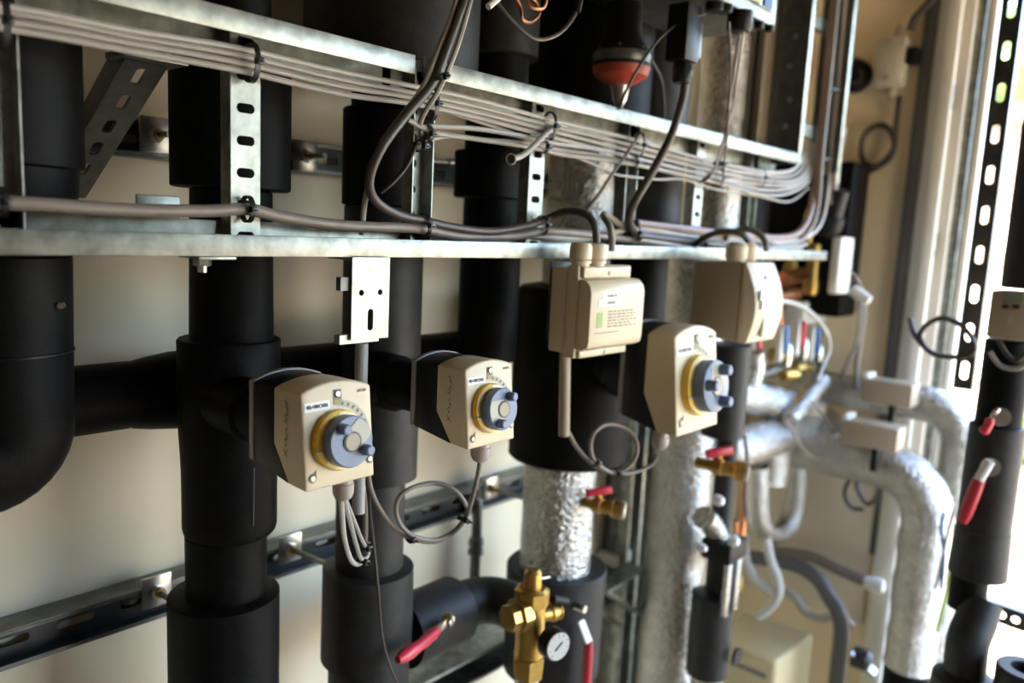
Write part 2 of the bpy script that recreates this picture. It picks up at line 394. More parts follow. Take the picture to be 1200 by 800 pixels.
# vertical cable ladder at the right end
lad = thing('cable_ladder', (1.76, 0.76, 1.70), 'galvanised vertical cable ladder rising at the right end of the tray', 'cable tray')
LX0, LX1 = P(938, 185, 0.70).x - 0.012, P(985, 200, 0.70).x
for x, s_ in ((LX0, 1), (LX1, -1)):
    MB().box(min(x, x + s_ * 0.018), max(x, x + s_ * 0.018), 0.70, 0.702, 1.665 if s_ > 0 else 1.64, CZ - 0.01).build('front_lip', 'galv', lad, 0.0006)
    MB().box(min(x, x + s_ * 0.002), max(x, x + s_ * 0.002), 0.7021, 0.766, 1.665, CZ - 0.01).build('rail_web', 'galv_dull', lad)
    MB().box(min(x, x + s_ * 0.03), max(x, x + s_ * 0.03), 0.7661, 0.768, 1.665, CZ - 0.01).build('back_flange', 'galv_dull', lad)
for zz in (1.74, 1.98, 2.22): MB().box(LX0 + 0.003, LX1 - 0.003, 0.748, 0.764, zz, zz + 0.03).build('rung', 'galv', lad, 0.001)
for q, zz in ((0.735, 1.745), (0.73, 1.80), (0.738, 1.87), (0.73, 1.93)):
    MB().lathe((LX0 - 0.0, q, zz), (-1, 0, 0), [(0, 0.006), (0.003, 0.005)], 12).build('bolt_head', 'zinc', lad)
x = P(890, 150, 0.775).x
tag(MB().box(P(888, 150, .775).x, P(903, 150, .775).x, 0.775, 0.79, 1.64, CZ - 0.01).build('upright_strut', 'strut_tan', None, 0.002), 'tan upright strut beside the left rail of the vertical cable ladder', 'strut')

# ------------------------------------------------------------------ insulated risers
def section(t, cx, cy, z0, z1, r, m, name, r1=None, seg=36, end=True, wob=0.0):
    r1 = r1 or r; c = min(0.003, r * 0.1)
    n = max(2, int(abs(z1 - z0) / 0.02)) if m == 'foil' else 4
    prof = [(0, r - c), (c * 0.6, r)] + [(c + (z1 - z0 - 2 * c) * i / n, (r + (r1 - r) * i / n) * (1 + (random.uniform(-wob, wob)))) for i in range(n + 1)] + [(z1 - z0 - c * 0.6, r1), (z1 - z0, r1 - c)]
    return MB().lathe((cx, cy, z0), (0, 0, 1), prof, seg).build(name, m, t)
def joint(t, cx, cy, z, r): MB().lathe((cx, cy, z - 0.0008), (0, 0, 1), [(0, r + 0.0007), (0.0016, r + 0.0007)], 36).build('joint_tape', 'black_plastic', t)
# P1: riser behind the left actuator
y1 = 0.86; X1 = 0.4705
zz = lambda py, px=270: ZY(px, py, y1)
r1 = thing('insulated_riser', (X1, y1, 0.6), 'black foam insulated riser with thick tee behind the left actuator', 'pipe')
section(r1, X1, y1, zz(70), 2.4, 0.046, 'foam', 'upper_insulation')
section(r1, X1 + 0.003, y1, zz(222), zz(74), 0.066, 'foam', 'upper_sleeve')
section(r1, X1 + 0.003, y1, zz(398), zz(222), 0.0475, 'foam', 'insulation', 0.0455)
MB().lathe((X1, y1, zz(622)), (0, 0, 1), [(0, 0.050), (0.004, 0.0535), (0.010, 0.0550)] + [(0.02 + 0.2 * q / 10, 0.0550 + 0.0035 * math.exp(-((q - 6.5) / 2.2) ** 2) + 0.002 * (q > 7)) for q in range(10)] + [(zz(396) - zz(622) - .002, 0.0585), (zz(396) - zz(622), 0.057)], 40).build('tee_sleeve', 'foam', r1)
section(r1, X1 - 0.005, y1, zz(692), zz(620), 0.0475, 'foam', 'insulation')
section(r1, X1 - 0.008, y1, 0.55, zz(690), 0.0655, 'foam', 'lower_sleeve')
MB().lathe((0.452, 0.83, 1.287), (0, -1, 0), [(0, 0.034), (0.062, 0.034), (0.066, 0.029), (0.112, 0.029)], 28).build('valve_neck', 'foam', r1)
MB().tube([P(298, 548, 0.801), P(297.5, 580, 0.801), P(297, 616, 0.804)], 0.0006, 6).build('seam', 'pencil', r1)
# P2
y2 = 0.86; X2 = 0.697
zz = lambda py, px=450: ZY(px, py, y2)
r2 = thing('insulated_riser', (X2, y2, 0.6), 'black foam insulated riser behind the hanging bracket plate', 'pipe')
section(r2, X2 + 0.008, y2, zz(86), 2.4, 0.1155, 'foam_lit', 'upper_insulation')
section(r2, X2, y2, zz(130), zz(84), 0.046, 'foam', 'insulation')
section(r2, X2, y2, zz(242), zz(129), 0.0565, 'foam', 'upper_sleeve')
section(r2, X2 + 0.002, y2, zz(445), zz(242), 0.0545, 'foam_lit', 'insulation')
section(r2, X2 + 0.001, y2, zz(556), zz(444), 0.0555, 'foam_lit', 'tee_sleeve')
section(r2, X2 - 0.011, y2, zz(660), zz(555), 0.0485, 'foam_lit', 'insulation')
section(r2, X2 - 0.012, y2, zz(758), zz(655), 0.0660, 'foam_lit', 'lower_sleeve', 0.065)
section(r2, X2 - 0.007, y2, 0.4, zz(757), 0.0590, 'foam_lit', 'lower_insulation')
MB().lathe((0.664, 0.83, 1.292), (0, -1, 0), [(0, 0.037), (0.05, 0.037), (0.054, 0.032), (0.105, 0.030)], 28).build('valve_neck', 'foam', r2)
# P3
y3 = 0.86; X3 = 0.910
zz = lambda py, px=573: ZY(px, py, y3)
r3 = thing('insulated_riser', (X3, y3, 1.2), 'black foam insulated riser ending behind the middle actuator', 'pipe')
section(r3, X3 + 0.003, y3, zz(66), 2.4, 0.060, 'foam_lit', 'upper_insulation')
section(r3, X3 + 0.003, y3, zz(180), zz(64), 0.047, 'foam', 'insulation')
section(r3, X3 - 0.006, y3, zz(233), zz(178), 0.0550, 'foam', 'upper_sleeve')
section(r3, X3 + 0.003, y3, zz(300), zz(232), 0.0450, 'foam', 'insulation')
section(r3, X3 + 0.004, y3, zz(420), zz(298), 0.0480, 'foam', 'lower_sleeve')
# header along the wall behind the risers
hy, hz, hr = 0.945, 1.283, 0.0400
hd = thing('header_pipe', (0.6, hy, hz), 'black foam insulated horizontal header running along the wall behind the risers', 'pipe')
MB().lathe((0.12, hy, hz), (1, 0, 0), [(0, hr - 0.002), (0.002, hr), (0.26, hr), (0.27, hr)], 30).build('insulation', 'foam', hd)
MB().lathe((0.39, hy, hz - 0.001), (1, 0, 0), [(0, hr), (0.02, hr + 0.004), (0.05, hr + 0.008), (0.12, hr + 0.008), (0.125, hr)], 30).build('tee_sleeve', 'foam', hd)
MB().lathe((0.51, hy, hz), (1, 0, 0), [(0, hr), (0.44, hr), (0.446, hr - 0.003)], 30).build('insulation', 'foam', hd)
for x_ in (0.475, 0.70, 0.925):
    MB().tube([(x_, hy - 0.02, hz), (x_, 0.885, hz)], 0.036, 24).build('branch', 'foam', hd)
# P0: leftmost riser with elbow
def edge_x(R_, py, y, r):
    q = ray(R_, py); t2 = math.atan2(q.x, q.y); return y * math.tan(t2) - r / math.cos(t2)
y0 = 0.835; X0 = edge_x(86, 350, y0, 0.055)
zz = lambda py, px=40: ZY(px, py, y0)
r0 = thing('insulated_riser', (X0, y0, 1.1), 'black foam insulated riser bending away at the left edge', 'pipe')
section(r0, X0, y0, zz(198), 2.4, 0.069, 'foam', 'upper_sleeve')
section(r0, X0, y0, zz(298), zz(196), 0.058, 'foam', 'insulation', 0.064)
section(r0, X0, y0, zz(408), zz(297), 0.0545, 'foam', 'insulation', 0.0560)
section(r0, X0, y0, zz(490), zz(408), 0.053, 'foam', 'insulation', 0.0545)
joint(r0, X0, y0, zz(408), 0.0548)
zc = zz(492); R_ = 0.030
pts = [(X0 - R_ + R_ * math.cos(a), y0, zc - R_ * math.sin(a)) for a in [i * PI / 2 / 8 for i in range(9)]]
MB().tube([(X0, y0, zc + 0.01)] + pts + [(X0 - 0.4, y0, zc - R_)], 0.0535, 32).build('elbow', 'foam', r0)
p = P(72, 358, y0 - 0.05); MB().lathe(p, (-0.5, -1, 0), [(0, 0.0035), (0.003, 0.003)], 10).build('rivet', 'steel', r0)
# P4: big insulated body, foil pipe, collar
y4 = 0.86; X4 = 1.1385
zz = lambda py, px=660: ZY(px, py, y4)
r4 = thing('foil_riser', (X4, y4, 0.4), 'foil wrapped riser with a large black insulated valve body behind the grey thermostat box', 'pipe')
section(r4, X4 + 0.035, y4 + .03, ZU + 0.01, 2.4, 0.118, 'foam', 'upper_insulation')
section(r4, X4, y4, zz(335), ZU + 0.02, 0.0600, 'foil', 'foil_jacket', None, 40, True, 0.012)
ztop = zz(345)
MB().lathe((X4 + 0.006, y4, zz(534)), (0, 0, 1), [(0, 0.107), (0.003, 0.110), (ztop - zz(534), 0.110), (ztop - zz(534) + 0.012, 0.100), (ztop - zz(534) + 0.018, 0.07)], 44).build('valve_insulation', 'foam', r4)
section(r4, X4 - 0.012, y4, zz(680), zz(532), 0.0672, 'foil', 'foil_jacket', None, 40, True, 0.012)
zc1, zc0 = zz(657), zz(772)
MB().lathe((X4 - 0.006, y4, zc0), (0, 0, 1), [(0, 0.088), (0.003, 0.0915), (zc1 - zc0 - 0.003, 0.0945), (zc1 - zc0, 0.092)], 44).build('collar', 'foam_lit', r4)
section(r4, X4 + 0.006, y4, 0.3, zc0 + 0.002, 0.060, 'foil', 'foil_jacket', None, 40, True, 0.012)
# cone neck to the right-hand actuator
p = P(722, 448, 0.75)
MB().lathe((1.118, 0.79, 1.275), (0.0, -1, 0), [(0, 0.036), (0.035, 0.036), (0.05, 0.050), (0.085, 0.052)], 28).build('valve_neck', 'rubber', r4)
# black riser between the two foil ones
zz = lambda py, px=770: ZY(px, py, 0.88)
rm = thing('insulated_riser', (1.375, 0.88, 1.3), 'black foam insulated riser behind the tray between the two foil risers', 'pipe')
section(rm, 1.375, 0.88, zz(262), 2.4, 0.077, 'foam_lit', 'upper_insulation')
section(rm, 1.375, 0.88, zz(300), zz(263), 0.083, 'foam', 'flange_sleeve')
section(rm, 1.365, 0.88, zz(405), zz(299), 0.066, 'foam', 'insulation')
rk = thing('insulated_riser', (1.95, 0.965, 1.2), 'black foam insulated riser in the corner behind the copper fittings', 'pipe')
section(rk, 1.95, 0.965, 1.19, 2.4, 0.088, 'foam', 'insulation')
section(rk, 1.95, 0.965, 1.62, 1.70, 0.0885, 'foam_lit', 'joint_band')
# P5, foil riser
y5 = 0.86
zz = lambda py, px=800: ZY(px, py, y5)
X5 = 1.585
r5 = thing('foil_riser', (X5, y5, 0.2), 'tall foil wrapped riser right of the rightmost actuator', 'pipe')
section(r5, X5 + 0.057, y5, zz(306), 2.4, 0.055, 'foil', 'foil_jacket', None, 36, True, 0.012)
section(r5, X5 + 0.000, y5, 0.15, zz(302), 0.070, 'foil', 'foil_jacket', None, 44, True, 0.008)
y6 = 0.735; X6 = 1.535
zz = lambda py, px=840: ZY(px, py, y6)
r6 = thing('insulated_riser', (X6, y6, 0.3), 'black insulated riser with cut-away sleeve right of the tall foil riser', 'pipe')
section(r6, X6 - 0.02, y6, zz(512), zz(405), 0.044, 'foam_lit', 'upper_sleeve')
section(r6, X6 + .012, y6, zz(690), zz(510), 0.022, 'foam_lit', 'insulation')
section(r6, X6 + 0.006, y6, zz(778), zz(692), 0.046, 'foam_lit', 'lower_sleeve')
section(r6, X6 + 0.01, y6, 0.2, zz(776), 0.035, 'foil', 'foil_jacket', None, 24, True, 0.02)
a = P(835, 690, y6 - 0.04)
for dx, m_, n_ in ((-0.034, 'foil', 'foil_strip'), (-0.012, 'rubber', 'slot_strip'), (0.010, 'foil', 'foil_strip')):
    MB().obox((X6 + 0.012 + dx, y6 - 0.042, zz(672)), (1, 0, 0), (0, 1, 0), (0, 0, 1), 0.009, 0.006, 0.070).build(n_, m_, r6, 0.003)
MB().box(X6 - 0.035, X6 + 0.05, y6 - 0.05, y6 + 0.02, zz(650), zz(628)).build('valve_cap', 'rubber', r6, 0.006)
a, b = P(832, 612, y6), P(858, 655, y6)
MB().tube([a + V((-0.03, 0, 0.02)), a, a.lerp(b, 0.6), b], 0.024, 16).build('foil_bend', 'foil', r6)
for px_, py_, rr in ((838, 585, 0.011), (856, 632, 0.012), (818, 640, 0.008)):
    MB().lathe(P(px_, py_, y6 - 0.05), (0, -1, 0), [(0, rr), (0.012, rr), (0.018, rr * 0.6)], 12).build('vent_plug', 'white_plastic', r6)
a = P(862, 768, y6 - 0.06); MB().lathe(a, (0, -1, 0), [(0, 0.018), (0.006, 0.018)], 20).build('drain_cap', 'rubber', r6)

# ------------------------------------------------------------------ valve actuators
def actuator(ox, oz, yf, k, label, pegs, band, sticker, hand=True, dk=1.0, kw=1.0, kh=1.0):
    """ox, oz: left bottom corner of the front face; yf: plane of the face top; k: size"""
    W, H = 0.0815 * k * kw, 0.0925 * k * kh
    D1, D2, D3 = 0.046 * dk, 0.083 * dk, 0.091 * dk
    lean = 0.010 * k
    t = thing('valve_actuator', (ox + W / 2, yf, oz), label, 'actuator', )
    arch = lambda u: 0.0085 * k * (1 - (2 * u - 1) ** 2)
    N = 10
    def loft(prof, x0, x1, inset=0.0):
        b = MB(); m_ = len(prof); vs = []
        for i in range(N + 1):
            u = i / N
            for (yy, zz_, top) in prof: vs.append((x0 + (x1 - x0) * u, yf + yy + (lean * arch(u) / H if top and yy == 0 else 0), oz + zz_ + (arch(u) if top else 0)))
        fs = [(i * m_ + j, i * m_ + (j + 1) % m_, (i + 1) * m_ + (j + 1) % m_, (i + 1) * m_ + j) for i in range(N) for j in range(m_)]
        fs += [tuple(range(m_)), tuple(N * m_ + j for j in range(m_))]
        return b.add(vs, fs)
    loft([(-lean, 0, 0), (D1 * 0.42, 0.001, 0), (D1, 0.036 * k, 0), (D1, H - 0.001, 1), (0, H, 1)], ox, ox + W).build('front_housing', 'cream', t, 0.0026, seg=3)
    i_ = 0.0008
    loft([(D1 * 0.43, 0.0012, 0), (D2, 0.010 * k, 0), (D2, H - 0.002, 1), (D1 + 0.0004, H - 0.002, 1), (D1 + 0.0004, 0.036 * k, 0)], ox + i_, ox + W - i_).build('rear_housing', 'black_plastic', t, 0.0008)
    loft([(D2 + 0.0004, 0.010 * k, 0), (D3, 0.011 * k, 0), (D3, H - 0.001, 1), (D2 + 0.0004, H - 0.001, 1)], ox, ox + W).build('back_plate', 'backplate', t, 0.0008)
    # front face frame
    up = V((0, lean, H)).normalized(); rt = V((1, 0, 0)); fn = rt.cross(up)
    def F(u, v): return V((ox + u * W, yf - lean * (1 - v), oz + v * H))
    dc = F(0.485, 0.475)
    rd = 0.0298 * k * min(kw, kh)
    MB().lathe(dc, fn, [(0, rd), (0.004 * k, rd), (0.008 * k, rd * 0.95)], 40).build('dial_ring', 'yellow_pale', t, 0.0006)
    # amber half of the dial
    b = MB(); n = 14; vs = []
    for i in range(n + 1):
        a = math.radians(95 + 130 * i / n)
        for q, h_ in ((rd * 1.008, 0.0005), (rd * 1.008, 0.0072 * k), (rd * 0.86, 0.0086 * k)):
            vs.append(dc + rt * (math.cos(a) * q) + up * (math.sin(a) * q) + fn * h_)
    b.add(vs, [(i * 3 + j, i * 3 + j + 1, i * 3 + j + 4, i * 3 + j + 3) for i in range(n) for j in range(2)]).build('dial_amber_arc', 'yellow', t)
    a = math.radians(195); MB().obox(dc + (rt * math.cos(a) + up * math.sin(a)) * rd * 0.95 + fn * 0.0085 * k, rt, up, fn, rd * 0.14, rd * 0.025, 0.0012).build('dial_pointer', 'scale_grey', t)
    # printed scale beside the dial
    b = MB(); vs = []; n = 12
    for i in range(n + 1):
        a = math.radians(15 + 74 * i / n)
        for q in (rd * 1.07, rd * 1.30): vs.append(dc + rt * (math.cos(a) * q) + up * (math.sin(a) * q) + fn * 0.0004)
    b.add(vs, [(i * 2, i * 2 + 1, i * 2 + 3, i * 2 + 2) for i in range(n)]).build('dial_scale', 'scale_grey', t, smooth=False)
    for i in range(6):
        a = math.radians(24 + 11 * i); c_ = dc + (rt * math.cos(a) + up * math.sin(a)) * rd * 1.18 + fn * 0.0007
        MB().obox(c_, rt * -math.sin(a) + up * math.cos(a), rt * math.cos(a) + up * math.sin(a), fn, rd * 0.035, rd * 0.05, 0.0002).build('scale_mark', 'ink_grey', t)
    # knob
    k0 = 0.0085 * k; k1 = 0.0215 * k; rk = 0.0252 * k * min(kw, kh); kc = dc + rt * 0.0006 * k
    kn = MB().lathe(kc + fn * k0, fn, [(0, rk * 0.97), (0.001, rk), (k1 - k0 - 0.0015, rk), (k1 - k0, rk * 0.95)], 40).build('knob', 'knob_blue', t)
    if band is not None:
        a = math.radians(band); bx = rt * math.cos(a) + up * math.sin(a); by = fn.cross(bx)
        n = 8; poly = [(0, -rk * 0.46)] + [(rk * 0.93 * math.cos(q), rk * 0.93 * math.sin(q)) for q in [math.radians(-29 + 58 * i / n) for i in range(n + 1)]] + [(0, rk * 0.46)]
        MB().prism(poly, kc + fn * (k1 - 0.001), bx, by, fn * 0.0016).build('knob_band', 'knob_band', kn)
    MB().lathe(kc + fn * (k1 - 0.001), fn, [(0, rk * 0.40), (0.0022, rk * 0.40), (0.0022, rk * 0.34)], 26).build('knob_collar', 'ink' if band is None or band > 0 else 'knob_band', kn)
    MB().lathe(kc + fn * (k1 + 0.0008), fn, [(0, rk * 0.34), (0.0009, rk * 0.33)], 24).build('knob_window', 'knob_window', kn)
    for ang in pegs:
        a = math.radians(ang); c_ = kc + (rt * math.cos(a) + up * math.sin(a)) * rk * 0.70 + fn * (k1 - 0.001)
        MB().lathe(c_, fn, [(0, rk * 0.23), (0.010 * k, rk * 0.20), (0.011 * k, rk * 0.15)], 16).build('knob_peg', 'knob_blue', kn)
    # screws on dark patches that paint the shade of their recesses
    for u, v in ((0.10, 0.13), (0.93, 0.20)):
        c_ = F(u, v)
        MB().lathe(c_, fn, [(0, 0.0046 * k), (0.0005, 0.0046 * k)], 18).build('recess_shade', 'ink_grey', t)
        MB().prism([(-.0046 * k, 0), (.0046 * k, 0), (.0046 * k, .0075 * k)], c_ + fn * 0.0001, rt, up, fn * .0004).build('shade_wedge', 'ink_grey', t)
        MB().lathe(c_ + fn * 0.0004, fn, [(0, 0.0033 * k), (0.0012, 0.0026 * k)], 14).build('screw', 'screw_metal', t)
    c_ = F(0.50, 0.945); MB().obox(c_, rt, up, fn, 0.0046 * k, 0.0052 * k, 0.0005).build('recess_shade', 'ink_grey', t)
    MB().lathe(c_ + fn * 0.0006 + up * 0.001, fn, [(0, 0.0036 * k), (0.0014, 0.0028 * k)], 14).build('screw', 'screw_metal', t)
    MB().obox(F(0.50, 0.87), rt, up, fn, 0.0046 * k, 0.0024 * k, 0.0006).build('position_window', 'olive', t)
    # writing
    c_ = F(0.215, 0.855)
    st = MB().obox(c_ + fn * 0.0003, (rt - up * -0.02).normalized(), up, fn, 0.0142 * k, 0.0043 * k, 0.00025).build('sticker', 'paper', t)
    text_mesh(sticker, 0.0047 * k, c_ + fn * 0.0006, rt, up, 'sticker_text', 'ink', st, bold=0.00016)
    text_mesh('SA5B1', 0.0046 * k, F(0.86, 0.955), rt, up, 'model_text', 'ink_grey', t)
    if hand:    # pencilled note running up the left side
        ay = V((0, -1, 0)); rs = random.Random(3); o_ = V((ox - 0.0006, yf + D1 * 0.50, oz + 0.028 * k))
        strokes = [[(-.0034, 0), (.0034, .0068)], [(-.0034, .0066), (.0034, .0002)]]
        z_ = 0.0095
        for wid in (0.004, 0.0035, 0.0045, 0.004, 0.003, 0.005, 0.006, 0.0045, 0.004):
            if wid == 0.003: z_ += 0.004; continue
            big = wid >= 0.0045
            h_ = 0.0042 if big else 0.0024
            strokes.append([(h_ * rs.uniform(-1, 1), z_ + wid * q / 4) for q in range(5)]); z_ += wid + 0.0009
        for st_ in strokes:
            MB().tube(smooth_path([o_ + ay * p_[0] + V((0, 0, p_[1] * k)) for p_ in st_], 3), 0.00030, 5).build('pencil_mark', 'pencil', t)
    return t, W, H, D3
def gland(parent, c, axis, r, m='grey_gland', name='cable_gland', s=1.0):
    return MB().lathe(c, axis, [(0, r), (0.008 * s, r), (0.0085 * s, r * 1.12), (0.017 * s, r * 1.10), (0.022 * s, r * 0.85), (0.024 * s, r * 0.5)], 12).build(name, m, parent)
A1, w1, h1, _d3 = actuator(0.4095, 1.2455, 0.620, 1.0, 'cream and black valve actuator with blue knob, leftmost of the three', (128, -35), 40, '02-600CV01')
gland(A1, (0.4095 + 0.057, 0.629, 1.2480), (0, 0, -1), 0.0098, s=1.15)
A2, w2, h2, _d3 = actuator(0.6245, 1.2475, 0.620, 0.985, 'cream and black valve actuator with blue knob, middle of the three', (52, -118), 180, '02-600CV02')
gland(A2, (0.6245 + 0.041, 0.629, 1.2495), (0, 0, -1), 0.0108, s=1.15)
A3, w3, h3, _d3 = actuator(1.052, 1.196, 0.600, 1.62, 'large cream and black valve actuator with three pegs on its knob, rightmost of the three', (60, 170, -60), 90, '02-600CV03', hand=False, dk=1.05, kw=1.0, kh=1.02)
gland(A3, (1.052 + 0.018, 0.622, 1.197), (0, 0, -1), 0.0125, s=1.3)

# ------------------------------------------------------------------ thermostat boxes on the tray
def th_box():
    x0, x1 = P(690, 318, 0.625).x, P(752, 320, 0.625).x; z1, z0 = ZY(725, 312, 0.625), ZY(700, 420, 0.625)
    Y = 0.625; wd, ht = x1 - x0, z1 - z0
    t = thing('thermostat_box', ((x0 + x1) / 2, Y + 0.05, z0), 'beige thermostat box with two glands, printed stickers and green mark, hanging below the tray', 'thermostat')
    MB().box(x0 - 0.002, x1 - 0.004, Y + 0.036, Y + 0.062, z0 + 0.006, z1 - 0.004).build('back_box', 'cream_gland', t, 0.003)
    MB().box(x0 - 0.001, x1 - 0.002, Y + 0.0165, Y + 0.0355, z0, z1).build('base', 'cream', t, 0.003)
    # stepped lid: a shell that bulges towards the viewer
    prof = [(0.016, 0.012), (0.004, 0.013), (-0.004, 0.017), (-0.006, 0.026), (-0.006, ht - 0.036), (-0.003, ht - 0.026), (0.004, ht - 0.019), (0.016, ht - 0.018)]
    MB().prism(prof, (x0 + 0.001, Y, z0), (0, 1, 0), (0, 0, 1), (wd + 0.002, 0, 0)).build('lid', 'cream', t, 0.0022)
    for zc, h_ in ((z1 - 0.009, 0.008), (z0 + 0.006, 0.0055)):
        o = MB().box(x0 + 0.004, x1 - 0.012, Y + 0.010, Y + 0.017, zc - h_, zc + h_).build('lid_lip', 'cream', t, 0.003)
        MB().lathe(((x0 + x1) / 2 - 0.002, Y + 0.010, zc - 0.001), (0, -1, 0), [(0, 0.0035), (0.0012, 0.003)], 12).build('screw', 'scale_grey', o)
    fy = Y - 0.0064
    s_ = MB().box(x0 + wd * .22, x0 + wd * .54, fy, fy + .0006, z0 + ht * .655, z0 + ht * .715).build('sticker', 'paper', t)
    text_mesh('02-600TT01', 0.0048, (x0 + wd * .38, fy, z0 + ht * .685), (1, 0, 0), (0, 0, 1), 'sticker_text', 'ink_grey', s_)
    s_ = MB().box(x0 + wd * .14, x0 + wd * .60, fy - .0003, fy + .0006, z0 + ht * .575, z0 + ht * .645).build('sticker', 'paper', t)
    text_mesh('DEPART', 0.006, (x0 + wd * .37, fy - .0003, z0 + ht * .61), (1, 0, 0), (0, 0, 1), 'sticker_text', 'ink_grey', s_)
    MB().box(x0 + wd * .13, x0 + wd * .23, fy, fy + .0006, z0 + ht * .345, z0 + ht * .51).build('green_mark', 'green', t)
    for i in range(6):
        zq = z0 + ht * (0.515 - i * 0.033); b = MB(); x_ = x0 + wd * .33
        rs = random.Random(i)
        while x_ < x0 + wd * rs.uniform(.74, .92):
            l_ = rs.uniform(.004, .012); b.box(x_, x_ + l_, fy, fy + .0006, zq - .0009, zq + .0009); x_ += l_ + .003
        b.build('print_line', 'ink_grey', t)
    MB().box(x0 + wd * .10, x0 + wd * .55, fy, fy + .0006, z0 + ht * .283, z0 + ht * .292).build('print_line', 'ink_grey', t)
    gx = []
    for q in (0.012, 0.047):
        g = V((x0 + q, Y + 0.024, z1 - 0.001)); gx.append(g)
        MB().lathe(g, (0, 0, 1), [(0, 0.0125), (0.004, 0.0125), (0.0042, 0.015), (0.008, 0.015), (0.0082, 0.0125), (0.010, 0.0155), (0.026, 0.0155), (0.031, 0.013), (0.032, 0.008)], 14).build('cable_gland', 'cream_gland', t)
    MB().box(x1 - 0.0015, x1 + 0.014, Y + 0.026, Y + 0.046, z0 + ht * .62, z0 + ht * .72).build('side_lug', 'cream_gland', t, 0.004)
    MB().box(x0 - 0.003, x1, Y + 0.0625, Y + 0.0645, z0 + 0.02, ZL - 0.004).build('mounting_plate', 'dark_steel', t)
    return t, gx, x0, x1, z0, z1
T1, gx1, tx0, tx1, tz0, tz1 = th_box()
# conduit tubes below
def conduit(px0, py0, px1, py1, Y, r, label):
    a, b = P(px0, py0, Y), P(px1, py1, Y); b.x = a.x
    t = tag(MB().tube([a, b], r, 16).build('conduit', 'backplate'), label, 'conduit'); return t
conduit(424, 402, 422, 600, 0.72, 0.0075, 'grey plastic conduit hanging from the bracket plate behind the left actuator')
a = P(663, 370, 0.70)
tag(MB().tube([P(663, 350, 0.70), P(661, 510, 0.70)], 0.0085, 16).build('conduit', 'meter_tan'), 'grey plastic conduit below the beige thermostat box, cable leaving its lower end', 'conduit')
def th_box2():
    Y = 0.60; x0, x1 = P(866, 402, Y).x, P(907, 312, Y).x; z0, z1 = ZY(866, 402, Y), ZY(880, 307, Y); ht = z1 - z0
    t = thing('thermostat_box', ((x0 + x1) / 2, Y, z0), 'cream thermostat box with a curved front, hanging at the right part of the tray', 'thermostat')
    n = 10
    front = [(-0.018 * math.sin(PI * i / n) - 0.012 * (1 - i / n), ht * i / n) for i in range(n + 1)]
    MB().prism(front + [(0.006, ht), (0.006, 0.0)], (x0, Y, z0), (0, 1, 0), (0, 0, 1), (x1 - x0, 0, 0)).build('lid', 'cream_light', t, 0.003)
    back = [(0.0065, 0), (0.0065, ht), (0.10, ht - 0.004), (0.10, 0.02), (0.06, 0.004)]
    MB().prism(back, (x0 + 0.001, Y, z0), (0, 1, 0), (0, 0, 1), (x1 - x0 - 0.002, 0, 0)).build('body', 'meter_tan', t, 0.003)
    for q in (0.022, 0.062):
        MB().lathe((x0 + q, Y + 0.03, z1 - 0.002), (0, 0, 1), [(0, 0.016), (0.006, 0.016), (0.0062, 0.019), (0.028, 0.019), (0.034, 0.014), (0.035, 0.009)], 14).build('cable_gland', 'cream_gland', t)
    fy = Y - 0.0255
    s_ = MB().obox((x0 + 0.035, fy - 0.0005, z0 + ht * .60), (1, 0, 0), (0, 1, 0), (0, 0, 1), .026, .002, .008).build('sticker', 'paper', t)
    s_ = MB().obox((x0 + 0.035, fy - 0.001, z0 + ht * .50), (1, 0, 0), (0, 1, 0), (0, 0, 1), .019, .002, .009).build('sticker', 'paper', t)
    MB().obox((x0 + 0.055, fy + 0.0035, z0 + ht * .20), (1, 0, 0), (0, 1, 0), (0, 0, 1), .020, .003, .018).build('lid_step', 'cream_light', t, 0.002)
    for q in (.82, .13): MB().lathe((x0 + 0.035, Y - 0.012 - 0.008, z0 + ht * q), (0, -1, 0), [(0, 0.004), (0.004, 0.003)], 12).build('screw', 'scale_grey', t)
    return x0, z1
t2x, t2z = th_box2()

# ------------------------------------------------------------------ safety valve, drain cocks, brass fitting
def lever(parent, piv, tip, r0_, grip_m='red', steel_len=0.3, wd=0.010, bend=None, name='handle'):
    piv, tip = V(piv), V(tip); d_ = (tip - piv); L_ = d_.length; d_.normalize()
    nn_ = V((0, -1, 0)); nn_ = (nn_ - d_ * nn_.dot(d_)).normalized(); s_ = d_.cross(nn_)
    a = MB().obox(piv + d_ * (L_ * steel_len / 2), d_, s_, nn_, L_ * steel_len / 2 + 0.004, wd * 0.42, 0.0016).build(name + '_shank', 'steel', parent, 0.0008)
    n = 8; pts = [piv + d_ * (L_ * (steel_len + (1 - steel_len) * i / n)) + nn_ * (0.003 * math.sin(PI * i / n)) for i in range(n + 1)]
    b = MB().tube(pts, wd * 0.5, 12, True, [wd * .42, wd * .55, wd * .5, wd * .55, wd * .5, wd * .56, wd * .62, wd * .6, wd * .35]).build(name + '_grip', grip_m, parent)
    MB().lathe(piv + nn_ * 0.001, nn_, [(0, wd * 0.62), (0.004, wd * 0.6), (0.006, wd * 0.35)], 6).build(name + '_nut', 'steel', parent)
